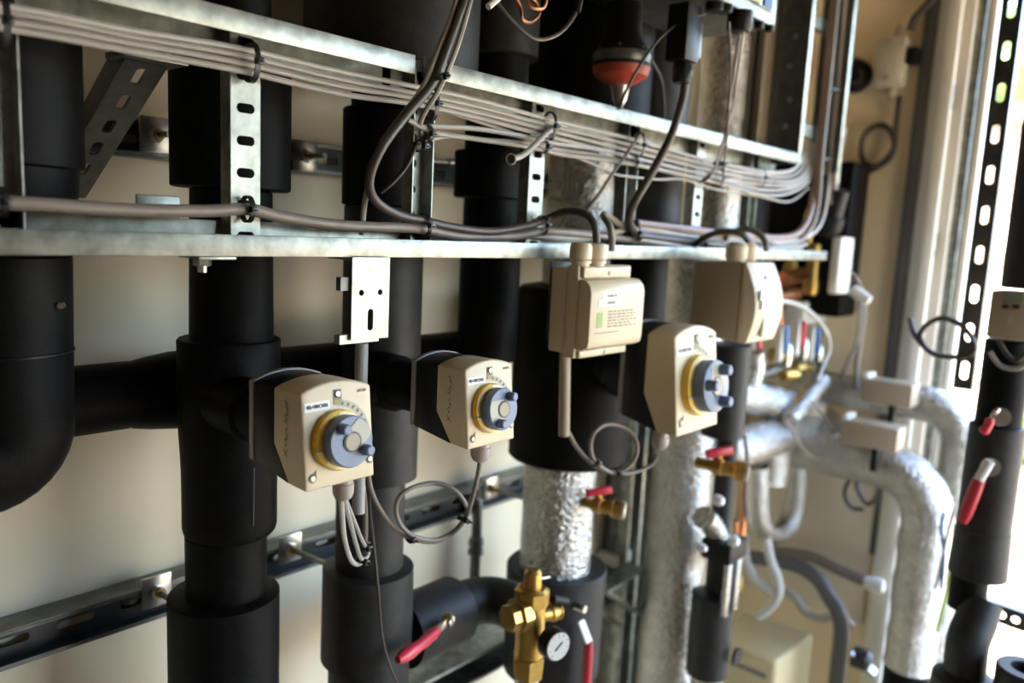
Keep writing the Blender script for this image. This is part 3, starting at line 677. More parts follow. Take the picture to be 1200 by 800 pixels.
# branch from the second riser: sleeve, smaller pipe, elbow toward the viewer
by = 0.86; bz = ZY(530, 716, by) + 0.002
br = thing('branch_pipe', (0.80, by, bz), 'short black foam branch with a red lever, right of the second riser', 'pipe')
bx0, bx1 = P(488, 716, by).x, 0.868
MB().lathe((bx0 - 0.03, by, bz), (1, 0, 0), [(0, 0.054), (bx1 - bx0 + 0.025, 0.054), (bx1 - bx0 + 0.03, 0.051)], 36).build('insulation_sleeve', 'foam_lit', br)
zb2 = bz - 0.000; xe = bx1 + 0.075
pts = [(bx1 - 0.02, by, zb2)] + [(xe - 0.05 + 0.05 * math.sin(q), by - 0.05 + 0.05 * math.cos(q), zb2) for q in [i * PI / 2 / 8 for i in range(9)]] + [(xe, by - 0.105, zb2)]
MB().tube(pts, 0.0385, 28).build('elbow', 'foam_lit', br)
pv = P(527, 727, 0.797); lever(br, pv, P(466, 773, 0.765), 0, 'red_bright', 0.26, 0.0155)
MB().lathe(pv + V((0, 0.008, 0)), (0, -1, 0), [(0, 0.010), (0.010, 0.009)], 12).build('valve_stem', 'brass', br)
# brass safety group
bY = 0.715; bc = P(622, 735, bY)
bv = thing('brass_valve', (bc.x, bY, ZY(618, 812, bY)), 'polished brass safety valve standing in front of the black collar', 'valve')
zt = lambda py: ZY(620, py, bY)
BX = P(621, 740, bY).x
MB().lathe((BX, bY, zt(768)), (0, 0, 1), [(0, 0.019), (0.003, 0.022), (zt(705) - zt(768), 0.022), (zt(704) - zt(768), 0.020)], 28).build('body', 'brass', bv)
MB().lathe((BX, bY, zt(708)), (0, 0, 1), [(0, 0.027), (zt(692) - zt(708), 0.027), (zt(689) - zt(708), 0.022)], 8).build('bonnet_hex', 'brass', bv)
MB().lathe((BX, bY, zt(690)), (0, 0, 1), [(0, 0.014), (zt(672) - zt(690), 0.013), (zt(669) - zt(690), 0.009)], 18).build('cap', 'brass', bv)
MB().tube([(BX - 0.004, bY - 0.004, zt(679)), (BX + 0.022, bY - 0.014, zt(679))], 0.0032, 10).build('test_lever', 'steel', bv)
MB().lathe((BX, bY, zt(790)), (0, 0, 1), [(0, 0.024), (zt(767) - zt(790), 0.026), (zt(765) - zt(790), 0.021)], 6).build('lower_hex', 'brass', bv)
MB().lathe((BX, bY, zt(830)), (0, 0, 1), [(0, 0.019), (zt(789) - zt(830), 0.019)], 20).build('tail_pipe', 'steel', bv)
MB().lathe((BX - 0.014, bY, zt(715)), (-1, 0.15, 0), [(0, 0.024), (0.018, 0.026), (0.02, 0.020), (0.035, 0.020)], 8).build('inlet_nut', 'brass', bv)
gc = P(646, 722, bY - 0.01)
MB().lathe((BX + 0.014, bY - 0.006, zt(723)), (1, -0.35, 0), [(0, 0.012), (0.018, 0.012), (0.019, 0.015), (0.026, 0.015), (0.027, 0.012), (0.033, 0.012), (0.034, 0.0145), (0.036, 0.013), (0.037, 0.008)], 18).build('side_port', 'brass', bv)
a = P(648, 702, bY - 0.02); MB().tube([a, a + V((0.030, -0.004, -0.012))], 0.0065, 12).build('port_lever', 'rubber', bv)
gc = P(654, 757, 0.655); gx_ = V((-0.22, -0.97, 0.05)).normalized()
gg = MB().lathe(gc - gx_ * 0.020, gx_, [(0, 0.0235), (0.018, 0.0235), (0.021, 0.0225), (0.021, 0.0210)], 32).build('gauge_case', 'black_plastic', bv)
MB().lathe(gc + gx_ * 0.0006, gx_, [(0, 0.0210), (0.0007, 0.0208)], 32).build('gauge_face', 'dial_face', gg)
gr = V((0, 0, 1)).cross(gx_).normalized(); gu = gx_.cross(gr)
for i in range(9):
    a = math.radians(-135 + 270 * i / 8); dd = gu * math.cos(a) + gr * math.sin(a)
    MB().obox(gc + gx_ * 0.0016 + dd * 0.0170, dd, gx_.cross(dd), gx_, 0.002, 0.0004, 0.0003).build('gauge_tick', 'ink_grey', gg)
MB().obox(gc + gx_ * 0.0018, (gr * .8 + gu * .6).normalized(), (gu * .8 - gr * .6).normalized(), gx_, 0.009, 0.0011, 0.0004).build('gauge_needle', 'ink', gg)
MB().tube([gc - gx_ * 0.019, (BX + 0.01, bY, zt(755))], 0.006, 12).build('gauge_stem', 'brass', bv)
# red lever on the collar of the foil riser
cv = thing('lever_valve', P(686, 718, 0.765), 'ball valve lever with white shank and long red grip on the black collar', 'valve')
pv = P(686, 715, 0.757)
MB().lathe(pv + V((0, 0.022, 0)), (0.1, -1, 0), [(0, 0.008), (0.020, 0.007)], 14).build('valve_stem', 'steel', cv)
a, b = P(681, 728, 0.750), P(690, 752, 0.742)
MB().obox(a.lerp(b, .5), (b - a).normalized(), V((1, 0, 0)), (b - a).normalized().cross(V((1, 0, 0))).normalized(), (b - a).length / 2 + .002, 0.0085, 0.002).build('shank', 'white_plastic', cv, 0.001)
b2 = P(685, 830, 0.742)
MB().tube([b, b.lerp(b2, .2), b.lerp(b2, .6), b2], 0.009, 12, True, [0.007, 0.009, 0.0085, 0.009]).build('grip', 'red', cv)
# drain cocks with red butterfly handles
def drain_cock(px, py, Y, k, label):
    c_ = P(px, py, Y)
    t = thing('drain_cock', c_, label, 'valve')
    MB().lathe(c_ + V((-0.01 * k, 0.03 * k, 0)), (0.15, -1, 0), [(0, 0.010 * k), (0.03 * k, 0.010 * k), (0.031 * k, 0.014 * k), (0.045 * k, 0.014 * k)], 8).build('body', 'brass', t)
    MB().lathe(c_ + V((0.0, -0.008 * k, -0.002 * k)), (0.45, -0.89, -0.05), [(0, 0.012 * k), (0.022 * k, 0.012 * k), (0.026 * k, 0.017 * k), (0.04 * k, 0.017 * k)], 14).build('outlet', 'brass', t)
    MB().lathe(c_ + V((0.018 * k, -0.0436 * k, -0.004 * k)), (0.45, -0.89, -0.05), [(0, 0.0165 * k), (0.006 * k, 0.0165 * k), (0.008 * k, 0.012 * k)], 16).build('outlet_cap', 'zinc', t)
    MB().lathe(c_ + V((0, -0.005 * k, 0.006 * k)), (0, 0, 1), [(0, 0.006 * k), (0.014 * k, 0.006 * k)], 12).build('spindle', 'brass', t)
    h_ = c_ + V((0, -0.005 * k, 0.024 * k))
    MB().obox(h_, V((.8, -.6, .15)).normalized(), V((.6, .8, 0)), V((-.12, .09, 1)).normalized(), 0.024 * k, 0.006 * k, 0.007 * k).build('butterfly_handle', 'red_bright', t, 0.003)
    return t
drain_cock(698, 590, 0.775, 1.0, 'brass drain cock with red butterfly handle on the foil pipe below the big black body')
drain_cock(838, 545, 0.675, 1.15, 'brass drain cock with red butterfly handle right of the tall foil riser')
# red safety valve above the tray
sY = 0.735
sc_ = P(729, 66, sY)
sv = thing('diaphragm_valve', P(729, 95, sY), 'dark diaphragm valve with an orange red cap above the tray', 'valve')
kx = 1.0
rr = (P(762, 66, sY).x - P(697, 66, sY).x) / 2 * 0.60
for z0_, prof, m_, n_ in ((-0.012, [(0, rr * .95), (0.010, rr * 1.02), (0.016, rr * .98)], 'galv_dull', 'flange'), (-0.017, [(0, rr), (0.005, rr * 1.02)], 'rubber', 'diaphragm'), (0.0045, [(0, rr * .93), (0.012, rr * .80), (0.03, rr * .62), (0.10, rr * .58)], 'rubber', 'bonnet')):
    MB().lathe(sc_ + V((0, 0, z0_)), (0, 0, 1), prof, 28).build(n_, m_, sv)
MB().lathe(sc_ + V((0, 0, -0.0445)), (0, 0, 1), [(0, rr * .38), (0.003, rr * .5), (0.014, rr * .92), (0.027, rr)], 28).build('cap', 'red_cap', sv)
MB().lathe(sc_ + V((0, 0, -0.078)), (0, 0, 1), [(0, rr * .12), (0.012, rr * .26), (0.034, rr * .34)], 18).build('nozzle', 'zinc', sv)
for a in range(6):
    q = sc_ + V((rr * .78 * math.cos(a * 1.047 + .5), rr * .78 * math.sin(a * 1.047 + .5), 0.004))
    hexbolt(sv, q, (0, 0, 1), 0.005, 0.007, m='zinc')
    hexbolt(sv, q - V((0, 0, 0.026)), (0, 0, -1), 0.0055, 0.006, m='zinc', name='nut')
# controller housing at the top, seen from below
q0, q1 = P(775, 5, 0.60), P(930, 30, 0.60)
cb = thing('controller_box', (1.12, 0.66, q1.z), 'grey controller housing with black cable connectors, seen from below at the top edge', 'controller')
c0, c1, c2, c3 = P(770, -6, 0.66), P(905, 33, 0.56), P(936, 30, 0.60), P(840, -20, 0.74)
bz_ = 1.850
def onz(px, py):
    r = ray(px, py); return EYE + r * ((bz_ - EYE.z) / r.z)
k0_, k1_, k2_ = onz(740, 4), onz(908, 33), onz(934, 30)
xx0, xx1 = 1.00, onz(912, 33).x
yy0 = onz(908, 33).y; yy1 = yy0 + 0.17
MB().box(xx0, xx1, yy0, yy1, bz_, bz_ + 0.12).build('housing', 'galv_dull', cb, 0.004)
MB().box(xx0 + 0.1, xx1 - 0.02, yy0 - 0.004, yy0 - 0.0005, bz_ + 0.02, bz_ + 0.12).build('front_panel', 'glass_dark', cb, 0.001)
MB().box(xx1 - 0.13, xx1 - 0.075, yy0 - 0.006, yy0 - 0.0042, bz_ + 0.022, bz_ + 0.04).build('label_patch', 'lime', cb)
MB().box(xx1 - 0.06, xx1 - 0.03, yy0 - 0.006, yy0 - 0.0042, bz_ + 0.022, bz_ + 0.04).build('label_patch', 'blue', cb)
for px_, py_, r_c, h_c in ((868, 14, 0.020, 0.030), (850, 6, 0.012, 0.012), (890, 26, 0.008, 0.010), (902, 30, 0.008, 0.010), (838, 4, 0.014, 0.012)):
    q = onz(px_, py_); MB().lathe((q.x, q.y, bz_), (0, 0, -1), [(0, r_c), (h_c * .8, r_c), (h_c, r_c * .8)], 12).build('connector', 'black_plastic', cb)
q = P(803, 40, 0.64); q2 = P(803, 98, 0.64)
pl = thing('cable_plug', (q.x, 0.64, q2.z), 'black cable plug with hexagonal gland hanging from the controller housing', 'plug')
MB().box(q.x - 0.021, q.x + 0.021, 0.625, 0.66, ZY(803, 74, 0.64), ZY(803, 5, 0.64)).build('plug_body', 'black_plastic', pl, 0.003)
MB().lathe((q.x, 0.64, ZY(803, 99, 0.64)), (0, 0, 1), [(0, 0.012), (0.003, 0.0145), (0.024, 0.0155), (0.03, 0.012)], 8).build('gland', 'black_plastic', pl)
MB().box(q.x + 0.0215, q.x + 0.036, 0.63, 0.66, ZY(803, 66, 0.64), ZY(803, 22, 0.64)).build('clip', 'galv_dull', pl, 0.002)
MB().lathe(P(757, 3, 0.74), (0, 0, 1), [(0, 0.022), (0.03, 0.024)], 18).build('top_cap', 'mint', sv)

# ------------------------------------------------------------------ cables along the tray
G1 = None
ub = [  # upper bundle: pixel tracks, left to right
 ([(-25, 2), (60, 17), (150, 35), (220, 46), (292, 59), (400, 84), (480, 100), (560, 117), (640, 139), (740, 163), (830, 188), (890, 200), (925, 200), (941, 186, .745), (946, 168, .76)], .724, .0030),
 ([(-25, 9), (60, 23), (150, 42), (220, 54), (292, 67), (400, 93), (480, 108), (560, 125), (640, 146), (740, 170), (830, 193), (890, 206), (928, 206), (944, 190, .745), (950, 168, .76)], .7235, .0030),
 ([(-25, 20), (60, 33), (150, 50), (220, 62), (292, 76), (400, 101), (480, 114), (560, 132), (640, 152), (740, 177), (830, 199), (890, 211), (931, 211), (947, 194, .745), (953, 168, .76)], .7225, .0031),
 ([(-25, 28), (60, 42), (150, 59), (220, 71), (292, 85), (400, 110), (480, 121), (560, 138), (640, 159), (740, 184), (830, 205), (890, 216), (933, 216), (950, 198, .745), (956, 168, .76)], .7215, .0031),
]
wh = ['topmost', 'second from the top', 'third from the top', 'lowest']
for i, (tr, Y, r) in enumerate(ub):
    cable(tr, Y, r, 'cable_grey' if i else 'cable_light', 'grey tray cable, %s of the four entering top left' % wh[i])
lb = [
 ([(556, -20, .682), (546, 20, .682), (533, 62, .682), (514, 105, .690), (497, 133, .708), (493, 148, .722), (510, 148), (560, 151), (610, 159), (650, 168), (700, 175), (760, 189), (830, 206), (890, 222), (928, 220), (948, 204, .745), (957, 168, .76)], .721, .0032, 'cable_grey', 'grey cable coming down from the top and turning right into the tray'),
 ([(478, 140), (508, 155), (560, 163), (620, 172), (660, 181), (720, 189), (780, 200), (840, 214), (900, 229), (935, 222), (952, 204, .75), (959, 170, .77)], .7205, .0032, 'cable_grey', 'grey cable running just below the one that turns in from above'),
 ([(488, 172), (505, 164), (530, 160), (570, 163), (630, 170), (690, 190), (720, 204), (770, 210), (800, 210), (840, 222), (890, 230), (925, 236), (948, 220, .76)], .726, .0019, 'cable_light', 'thin pale cable crossing below the bundle from the double rung rightwards'),
 ([(509, 127), (560, 142), (610, 160), (650, 174), (700, 182), (760, 196), (820, 210), (880, 217), (930, 214), (950, 196, .75), (955, 170, .77)], .728, .0030, 'cable_grey', 'grey cable sloping down within the bundle right of the double rung'),
 ([(509, 118), (580, 132), (640, 150), (700, 160), (780, 182), (860, 200), (920, 203), (940, 190, .75)], .7275, .0030, 'cable_light', 'pale grey cable at the back of the upper bundle right of the double rung'),
]
for tr, Y, r, m_, lab in lb: cable(tr, Y, r, m_, lab)
# bottom thick cable and its neighbours
cable([(-25, 236), (40, 239), (150, 246), (240, 247), (290, 245), (330, 254), (400, 264), (490, 268), (540, 277), (600, 277), (640, 271), (700, 276), (770, 285), (850, 291), (925, 287), (948, 270, .722), (958, 240, .722), (963, 180, .722), (972, 90, .722), (982, -15, .722)], .7245, .0062, 'cable_taupe', 'thick taupe cable along the lower side of the tray', seg=12)
cable([(552, -25, .685), (540, 10, .685), (524, 55, .685), (506, 98, .686), (478, 132, .69), (448, 172, .69), (433, 210, .70), (440, 235, .71), (466, 251, .718), (495, 258), (530, 266), (575, 271), (615, 265), (640, 257), (662, 248, .70), (684, 250, .668), (696, 262, .652), (699, 280, .649), (699, 292, .649)], .720, .0054, 'cable_dark', 'thick dark cable from the top edge curving down into the beige thermostat box', seg=12)
cable([(541, -25, .690), (529, 20, .690), (513, 60, .690), (494, 105, .690), (460, 150, .70), (442, 180, .70), (428, 235, .725), (424, 275, .735)], .70, .0034, 'cable_grey', 'thin grey cable beside the thick dark one, dropping behind the tray edge')
cable([(489, 165), (478, 192), (462, 212), (446, 226, .735)], .728, .0024, 'cable_black', 'thin black cable slanting behind the double rung')
cable([(717, 294, .649), (717, 280, .649), (714, 264, .652), (707, 254, .67), (711, 252, .70), (730, 264, .718), (770, 276, .722), (840, 283, .724), (905, 282, .724)], .70, .0050, 'cable_taupe', 'taupe cable leaving the right gland of the beige thermostat box', seg=12)
cable([(620, 275), (680, 280), (745, 268), (800, 276), (860, 281), (925, 283), (956, 270, .722), (968, 240, .722), (974, 180, .722), (983, 90, .722), (992, -15, .722)], .727, .0046, 'cable_light', 'pale cable along the lower tray that climbs the vertical ladder')
cable([(745, 262), (800, 268), (860, 275), (922, 278), (944, 262, .728), (954, 225, .734), (959, 180, .736), (968, 90, .736), (978, -15, .736)], .7275, .0075, 'cable_brown', 'thick brown cable on the left side of the vertical ladder')
cable([(750, 280), (810, 290), (880, 293), (930, 290), (945, 286, .735)], .716, .0040, 'cable_light', 'short pale cable in front on the lower tray at the right end')
cable([(803, 96, .64), (799, 120, .645), (785, 162, .655), (764, 202, .67), (744, 236, .685), (737, 255, .70), (742, 270, .712), (752, 276, .716), (800, 282), (850, 288)], .717, .0066, 'cable_dark', 'dark cable from the black plug crossing down over the tray', seg=12)
cable([(880, 294, t2z and .63), (878, 284, .63), (868, 274, .64), (848, 271, .665), (828, 277, .69), (812, 288, .715), (800, 292, .72)], .65, .0058, 'cable_dark', 'dark cable arching into the left gland of the cream box')
cable([(898, 294, .63), (897, 284, .632), (889, 274, .65), (874, 268, .68), (860, 272, .71), (850, 280, .72)], .65, .0062, 'cable_taupe', 'taupe cable arching into the right gland of the cream box')
cable([(748, 160, .712), (736, 178, .708), (716, 206, .72), (700, 230, .735), (688, 246, .745)], .71, .0026, 'cable_taupe', 'thin taupe cable slanting across the foil pipe behind the tray')
# cut cable end
o = cable([(647, 150, .718), (636, 160, .708), (624, 172, .694), (612, 182, .680), (601, 186, .672)], .70, .0040, 'cable_grey', 'grey cable with a sealed cut end pointing out of the bundle', seg=12)
e_ = P(599, 186.5, .670); nx = (P(599, 186.5, .670) - P(606, 185, .677)).normalized()
b = MB(); n = 16
ring = [e_ + (V((0, 0, 1)) * math.sin(2 * PI * i / n) + nx.cross(V((0, 0, 1))) * math.cos(2 * PI * i / n)) * 0.0062 for i in range(n + 1)]
b.tube(ring, 0.0012, 8, False).build('cut_end_rim', 'cable_light', o)
MB().lathe(e_, nx, [(-0.001, 0.0058), (0.0004, 0.0058)], 16).build('cut_end_core', 'cable_dark', o)
# cables from the controller
cable([(854, 25, .60), (856, 80, .63), (851, 150, .665), (842, 190, .69), (830, 208, .70), (822, 212, .712)], .65, .0022, 'cable_black', 'thin black cable from the controller connector, left of a pair')
cable([(868, 25, .60), (862, 70, .63), (855, 120, .65), (852, 160, .665), (848, 200, .69), (846, 222, .735)], .65, .0024, 'cable_taupe', 'thin brown cable from the controller connector, right of a pair')
cable([(872, 35, .60), (864, 90, .64), (858, 130, .66), (846, 168, .672), (838, 196, .69), (824, 210, .71)], .65, .0022, 'cable_light', 'thin pale cable hanging from the controller connector to the bundle')
cable([(826, 16, .62), (800, 24, .64), (772, 46, .66), (748, 80, .68), (732, 110, .69), (726, 128, .695)], .65, .0024, 'cable_black', 'thin black cable slanting across the red cap')
cable([(763, 70, .78), (775, 95, .78), (778, 130, .78), (776, 150, .78)], .78, .0030, 'cable_black', 'black lead hanging right of the red cap')
cable([(582, 2, .66), (600, 24, .655), (626, 45, .65), (650, 42, .65), (668, 26, .655), (678, 5, .66), (680, -15, .66)], .655, .0026, 'cable_dark', 'dark probe lead hanging in a loop at the top edge')
o = cable([(679, 0, .658), (676, 14, .656)], .655, .0048, 'rubber', 'black probe sleeve at the right end of the looped lead', name='probe_sleeve', cat='sleeve')
o = cable([(572, 8, .66), (578, 3, .66), (584, -2, .66)], .66, .0040, 'white_plastic', 'small white ferrule on the looped lead at the top edge', name='ferrule', cat='ferrule')
cc = P(612, 6, .70)
cable([(600, -12, .70), (610, 8, .70), (612, 22, .70), (622, 26, .705), (632, 16, .71), (628, 2, .71), (618, -4, .705), (622, 8, .70), (636, 10, .70), (640, -2, .70), (634, -14, .70)], .70, .0022, 'copper', 'coiled bare copper capillary tube at the top edge', name='capillary_tube', cat='tube')
# cables of the actuators
cable([(400, 583, .640), (401, 605, .66), (404, 632, .70), (411, 655, .74), (419, 661, .752), (428, 656, .757)], .7, .0030, 'cable_light', 'pale cable dropping from the left gland in a tight loop')
cable([(403, 583, .640), (410, 610, .67), (418, 640, .72), (424, 655, .748), (431, 650, .757), (432, 635, .757)], .7, .0028, 'cable_grey', 'second grey cable from the left gland meeting the loop')
cable([(404, 583, .640), (413, 605, .68), (423, 630, .73), (428, 640, .752)], .7, .0025, 'cable_grey', 'third grey cable from the left gland bending to the tie')
cable([(424, 556, .735), (428, 600, .750), (428, 630, .760), (428, 656, .762)], .75, .0034, 'cable_taupe', 'straight taupe cable from the conduit down to the black collar')
cable([(433, 548, .735), (433, 590, .75), (437, 630, .755), (443, 690, .755), (447, 740, .76), (455, 775, .765), (468, 806, .77)], .75, .0020, 'cable_dark', 'thin dark wire hanging down in front of the second riser')
cable([(563, 536, .640), (560, 556, .645), (553, 585, .665), (546, 605, .69), (532, 622, .71), (512, 632, .72), (490, 630, .725), (472, 618, .73), (464, 600, .73), (468, 582, .725), (484, 571, .72), (508, 566, .715), (530, 572, .70), (544, 588, .69), (547, 602, .69), (536, 620, .705), (512, 634, .725), (486, 632, .735), (462, 618, .74), (444, 594, .742), (434, 570, .738), (431, 545, .735)], .7, .0030, 'cable_taupe', 'taupe cable of the middle actuator tied in a round loop', seg=10)
cable([(666, 506, .70), (676, 524, .70), (692, 542, .69), (710, 552, .68), (730, 552, .67), (745, 535, .66), (745, 515, .66), (732, 501, .665), (712, 497, .67), (697, 506, .675), (692, 522, .68), (697, 540, .68), (715, 553, .675), (740, 554, .66), (762, 545, .645), (771, 532, .635)], .68, .0034, 'cable_taupe', 'taupe cable of the rightmost actuator tied in a round loop', seg=10)
# cable ties
def cable_tie(px, py, Y, rx_, rz_, label, axis=(1, 0, 0), tail=True):
    c_ = P(px, py, Y); ax = V(axis).normalized(); u = V((0, 1, 0)); u = (u - ax * u.dot(ax)).normalized(); v_ = ax.cross(u)
    t = thing('cable_tie', c_ - V((0, 0, rz_)), label, 'cable tie')
    n = 20; vs = []; wd = 0.0026
    for i in range(n):
        a = 2 * PI * i / n; q = u * (rx_ * math.cos(a)) + v_ * (rz_ * math.sin(a)); q2 = u * ((rx_ + .0015) * math.cos(a)) + v_ * ((rz_ + .0015) * math.sin(a))
        vs += [c_ + q - ax * wd, c_ + q + ax * wd, c_ + q2 + ax * wd, c_ + q2 - ax * wd]
    MB().add(vs, [(i * 4 + j, i * 4 + (j + 1) % 4, ((i + 1) % n) * 4 + (j + 1) % 4, ((i + 1) % n) * 4 + j) for i in range(n) for j in range(4)]).build('strap', 'tie', t)
    h_ = c_ - u * (rx_ + .002)
    MB().obox(h_, ax, u, v_, 0.0036, 0.0034, 0.0032).build('head', 'tie', t, 0.0006)
    if tail: MB().obox(h_ - u * .004 - v_ * .001, u, ax, v_, 0.0045, 0.0012, 0.0006).build('tail', 'tie', t)
cable_tie(294, 73, .7225, .013, .018, 'black cable tie round the four cables on the first slotted rung, upper')
cable_tie(290, 245, .7255, .010, .012, 'black cable tie holding the thick taupe cable to the first slotted rung')
cable_tie(514, 90, .686, .010, .012, 'black cable tie round the two cables coming from the top edge', (.4, 0, -1))
cable_tie(506, 122, .7225, .010, .018, 'black cable tie round the bundle just right of the double rung, upper')
cable_tie(500, 157, .723, .009, .010, 'black cable tie on the double rung where a cable turns right')
cable_tie(492, 171, .728, .008, .006, 'small black cable tie low on the double rung')
cable_tie(497, 264, .722, .011, .013, 'black cable tie round the thick cables at the foot of the double rung')
cable_tie(635, 264, .723, .011, .013, 'black cable tie round the thick cables at the foot of the second flat rung')
cable_tie(644, 148, .7225, .011, .019, 'black cable tie round the bundle at the top of the second flat rung')
cable_tie(637, 172, .722, .008, .008, 'black cable tie round two cables on the second flat rung')
cable_tie(748, 170, .722, .011, .020, 'black cable tie round the bundle left of the crossing dark cable')
cable_tie(742, 190, .722, .008, .010, 'black cable tie below the bundle left of the crossing dark cable')
cable_tie(744, 272, .716, .010, .013, 'black cable tie where the dark plug cable reaches the lower tray')
cable_tie(822, 285, .720, .010, .013, 'black cable tie on the lower tray left of the cream box')
cable_tie(842, 192, .692, .008, .008, 'black cable tie round the controller leads', (.1, 0, 1))
cable_tie(842, 208, .720, .010, .018, 'black cable tie round the bundle under the controller leads')
cable_tie(891, 208, .722, .011, .020, 'black cable tie round the bundle near the right end of the tray')
cable_tie(976, 106, .724, .010, .022, 'black cable tie round the cables of the vertical ladder, upper', (0, 0, 1), False)
cable_tie(967, 187, .724, .010, .022, 'black cable tie round the cables of the vertical ladder, lower', (0, 0, 1), False)
cable_tie(428, 640, .756, .006, .006, 'black cable tie under the left actuator, upper of the pair', (0, 0, 1))
cable_tie(424, 656, .754, .007, .007, 'black cable tie under the left actuator, lower of the pair', (0.5, 0, 1))
cable_tie(542, 608, .692, .006, .006, 'black cable tie at the right of the middle actuator loop', (.5, 0, 1))
cable_tie(480, 630, .733, .006, .006, 'black cable tie at the lower left of the middle actuator loop', (1, 0, .4))
cable_tie(697, 541, .682, .006, .006, 'black cable tie at the left of the right actuator loop', (1, 0, -.5))
cable_tie(722, 553, .672, .006, .006, 'black cable tie at the bottom of the right actuator loop', (1, 0, 0))
cable_tie(2, 26, .722, .013, .020, 'black cable tie at the left edge, upper')
cable_tie(2, 237, .7245, .010, .011, 'black cable tie at the left edge, lower')

# ------------------------------------------------------------------ the far end: meters, foil pipes, fittings on and before the end wall
FX = 2.12
def tubeX(pix, x, r, m, name, parent, seg=20, sub=5):
    pts = [PX(q[0], q[1], q[2] if len(q) > 2 else x) for q in pix]
    return MB().tube(smooth_path(pts, sub), r, seg).build(name, m, parent)
def foil_bend_pipe(zc, y0_, y1_, zend, r, label, cap_z=None, x=FX):
    t = thing('foil_pipe', (x, y1_, zend), label, 'pipe'); R_ = r * 1.9
    MB().tube([(x, y0_, zc), (x, y1_ + R_, zc)], r, 24).build('foil_jacket', 'foil', t)
    pts = [(x, y1_ + R_ - R_ * math.sin(q), zc - R_ + R_ * math.cos(q)) for q in [i * PI / 2 / 8 for i in range(9)]]
    MB().tube(pts, r * 1.03, 24).build('foil_elbow', 'foil', t)
    n = 14; rs_ = [r * (1 + random.uniform(-.03, .03)) for i in range(n + 1)]
    zlow = cap_z or zend
    MB().tube([(x, y1_, zc - R_ - (zc - R_ - zlow) * i / n) for i in range(n + 1)], r, 24, True, rs_).build('foil_jacket', 'foil', t)
    if cap_z: MB().tube([(x, y1_, cap_z), (x, y1_, zend)], r * .96, 24).build('insulation', 'foam', t)
    return t
q = PX(1085, 660, FX); top = PX(985, 527, FX)
foil_bend_pipe(PX(1000, 537, FX).z, PX(925, 530, FX).y, PX(1082, 640, FX).y, 0.2, 0.059, 'foil wrapped pipe at the far end bending down, nearer and lower of two', PX(1060, 778, FX).z)
foil_bend_pipe(PX(1010, 463, FX + 0.09).z, PX(925, 463, FX + 0.09).y, PX(1117, 560, FX + 0.09).y, 0.2, 0.046, 'foil wrapped pipe at the far end bending down, farther and higher of two', None, FX + 0.12)
def meter(pxa, pxb, pya, pyb, x, label):
    a, b = PX(pxa, pya, x), PX(pxb, pyb, x)
    y0_, y1_ = sorted((a.y, b.y)); z0_, z1_ = sorted((a.z, b.z)); zc_ = (z0_ + z1_) / 2
    t = thing('heat_meter', (x, (y0_ + y1_) / 2, z0_), label, 'meter')
    MB().box(x - 0.035, x + 0.035, y0_, y1_, zc_ - 0.030, zc_ + 0.030).build('housing', 'meter_tan', t, 0.005)
    MB().box(x - 0.037, x - 0.0352, y0_ + 0.015, y1_ - 0.02, zc_ - 0.020, zc_ + 0.020).build('front_plate', 'meter_tan', t, 0.002)
    MB().box(x - 0.030, x + 0.03, y1_ - 0.012, y1_ + 0.004, zc_ + 0.020, zc_ + 0.042).build('end_block', 'white_plastic', t, 0.003)
    yy_ = (y0_ * .6 + y1_ * .4)
    MB().box(x - 0.02, x + 0.0, yy_ - 0.008, yy_ + 0.008, zc_ - 0.09, zc_ - 0.031).build('strap', 'rubber', t, 0.003)
meter(992, 1056, 497, 520, FX - 0.075, 'tan oblong heat meter on the lower foil pipe at the far end')
meter(1016, 1072, 446, 472, FX + 0.035, 'tan oblong heat meter on the upper foil pipe at the far end')
# foil pipes running along the wall from the risers into the far pair
t = thing('foil_pipe', P(900, 505, 0.80), 'bright foil pipe running from the red-handled drain cock to the far lower foil pipe', 'pipe')
a, b = P(838, 532, 0.80), P(955, 497, 0.80)
n = 14; MB().tube([a.lerp(b, i / n) for i in range(n + 1)], 0.05, 22, True, [0.05 * (1 + random.uniform(-.06, .06)) for i in range(n + 1)]).build('foil_jacket', 'foil', t)
MB().tube(smooth_path([b - V((.02, 0, 0)), b + V((0.04, -0.0, 0)), PX(985, 530, FX)], 4), 0.055, 20).build('foil_elbow', 'foil', t)
t = thing('foil_pipe', P(900, 460, 0.82), 'crumpled foil pipe slanting above the bright one toward the far upper foil pipe', 'pipe')
a, b = P(858, 470, 0.84), P(948, 488, 0.80)
n = 10; MB().tube([a.lerp(b, i / n) + V((0, 0, 0.02)) for i in range(n + 1)], 0.045, 20, True, [0.045 * (1 + random.uniform(-.1, .1)) for i in range(n + 1)]).build('foil_jacket', 'foil', t)
a, b = P(925, 492, 0.76), P(962, 446, 0.76)
MB().tube([a, a.lerp(b, .3), a.lerp(b, .7), b], 0.024, 16, True, [.022, .026, .024, .026]).build('foil_branch', 'foil', t)
p = P(963, 438, 0.76); MB().lathe(p, (0, 0, 1), [(0, 0.012), (0.03, 0.012), (0.032, 0.007)], 12).build('sensor_cap', 'rubber', t)
MB().tube([P(880, 452, 0.78), P(886, 430, 0.78), P(884, 412, 0.78)], 0.022, 14).build('foil_branch', 'foil', t)
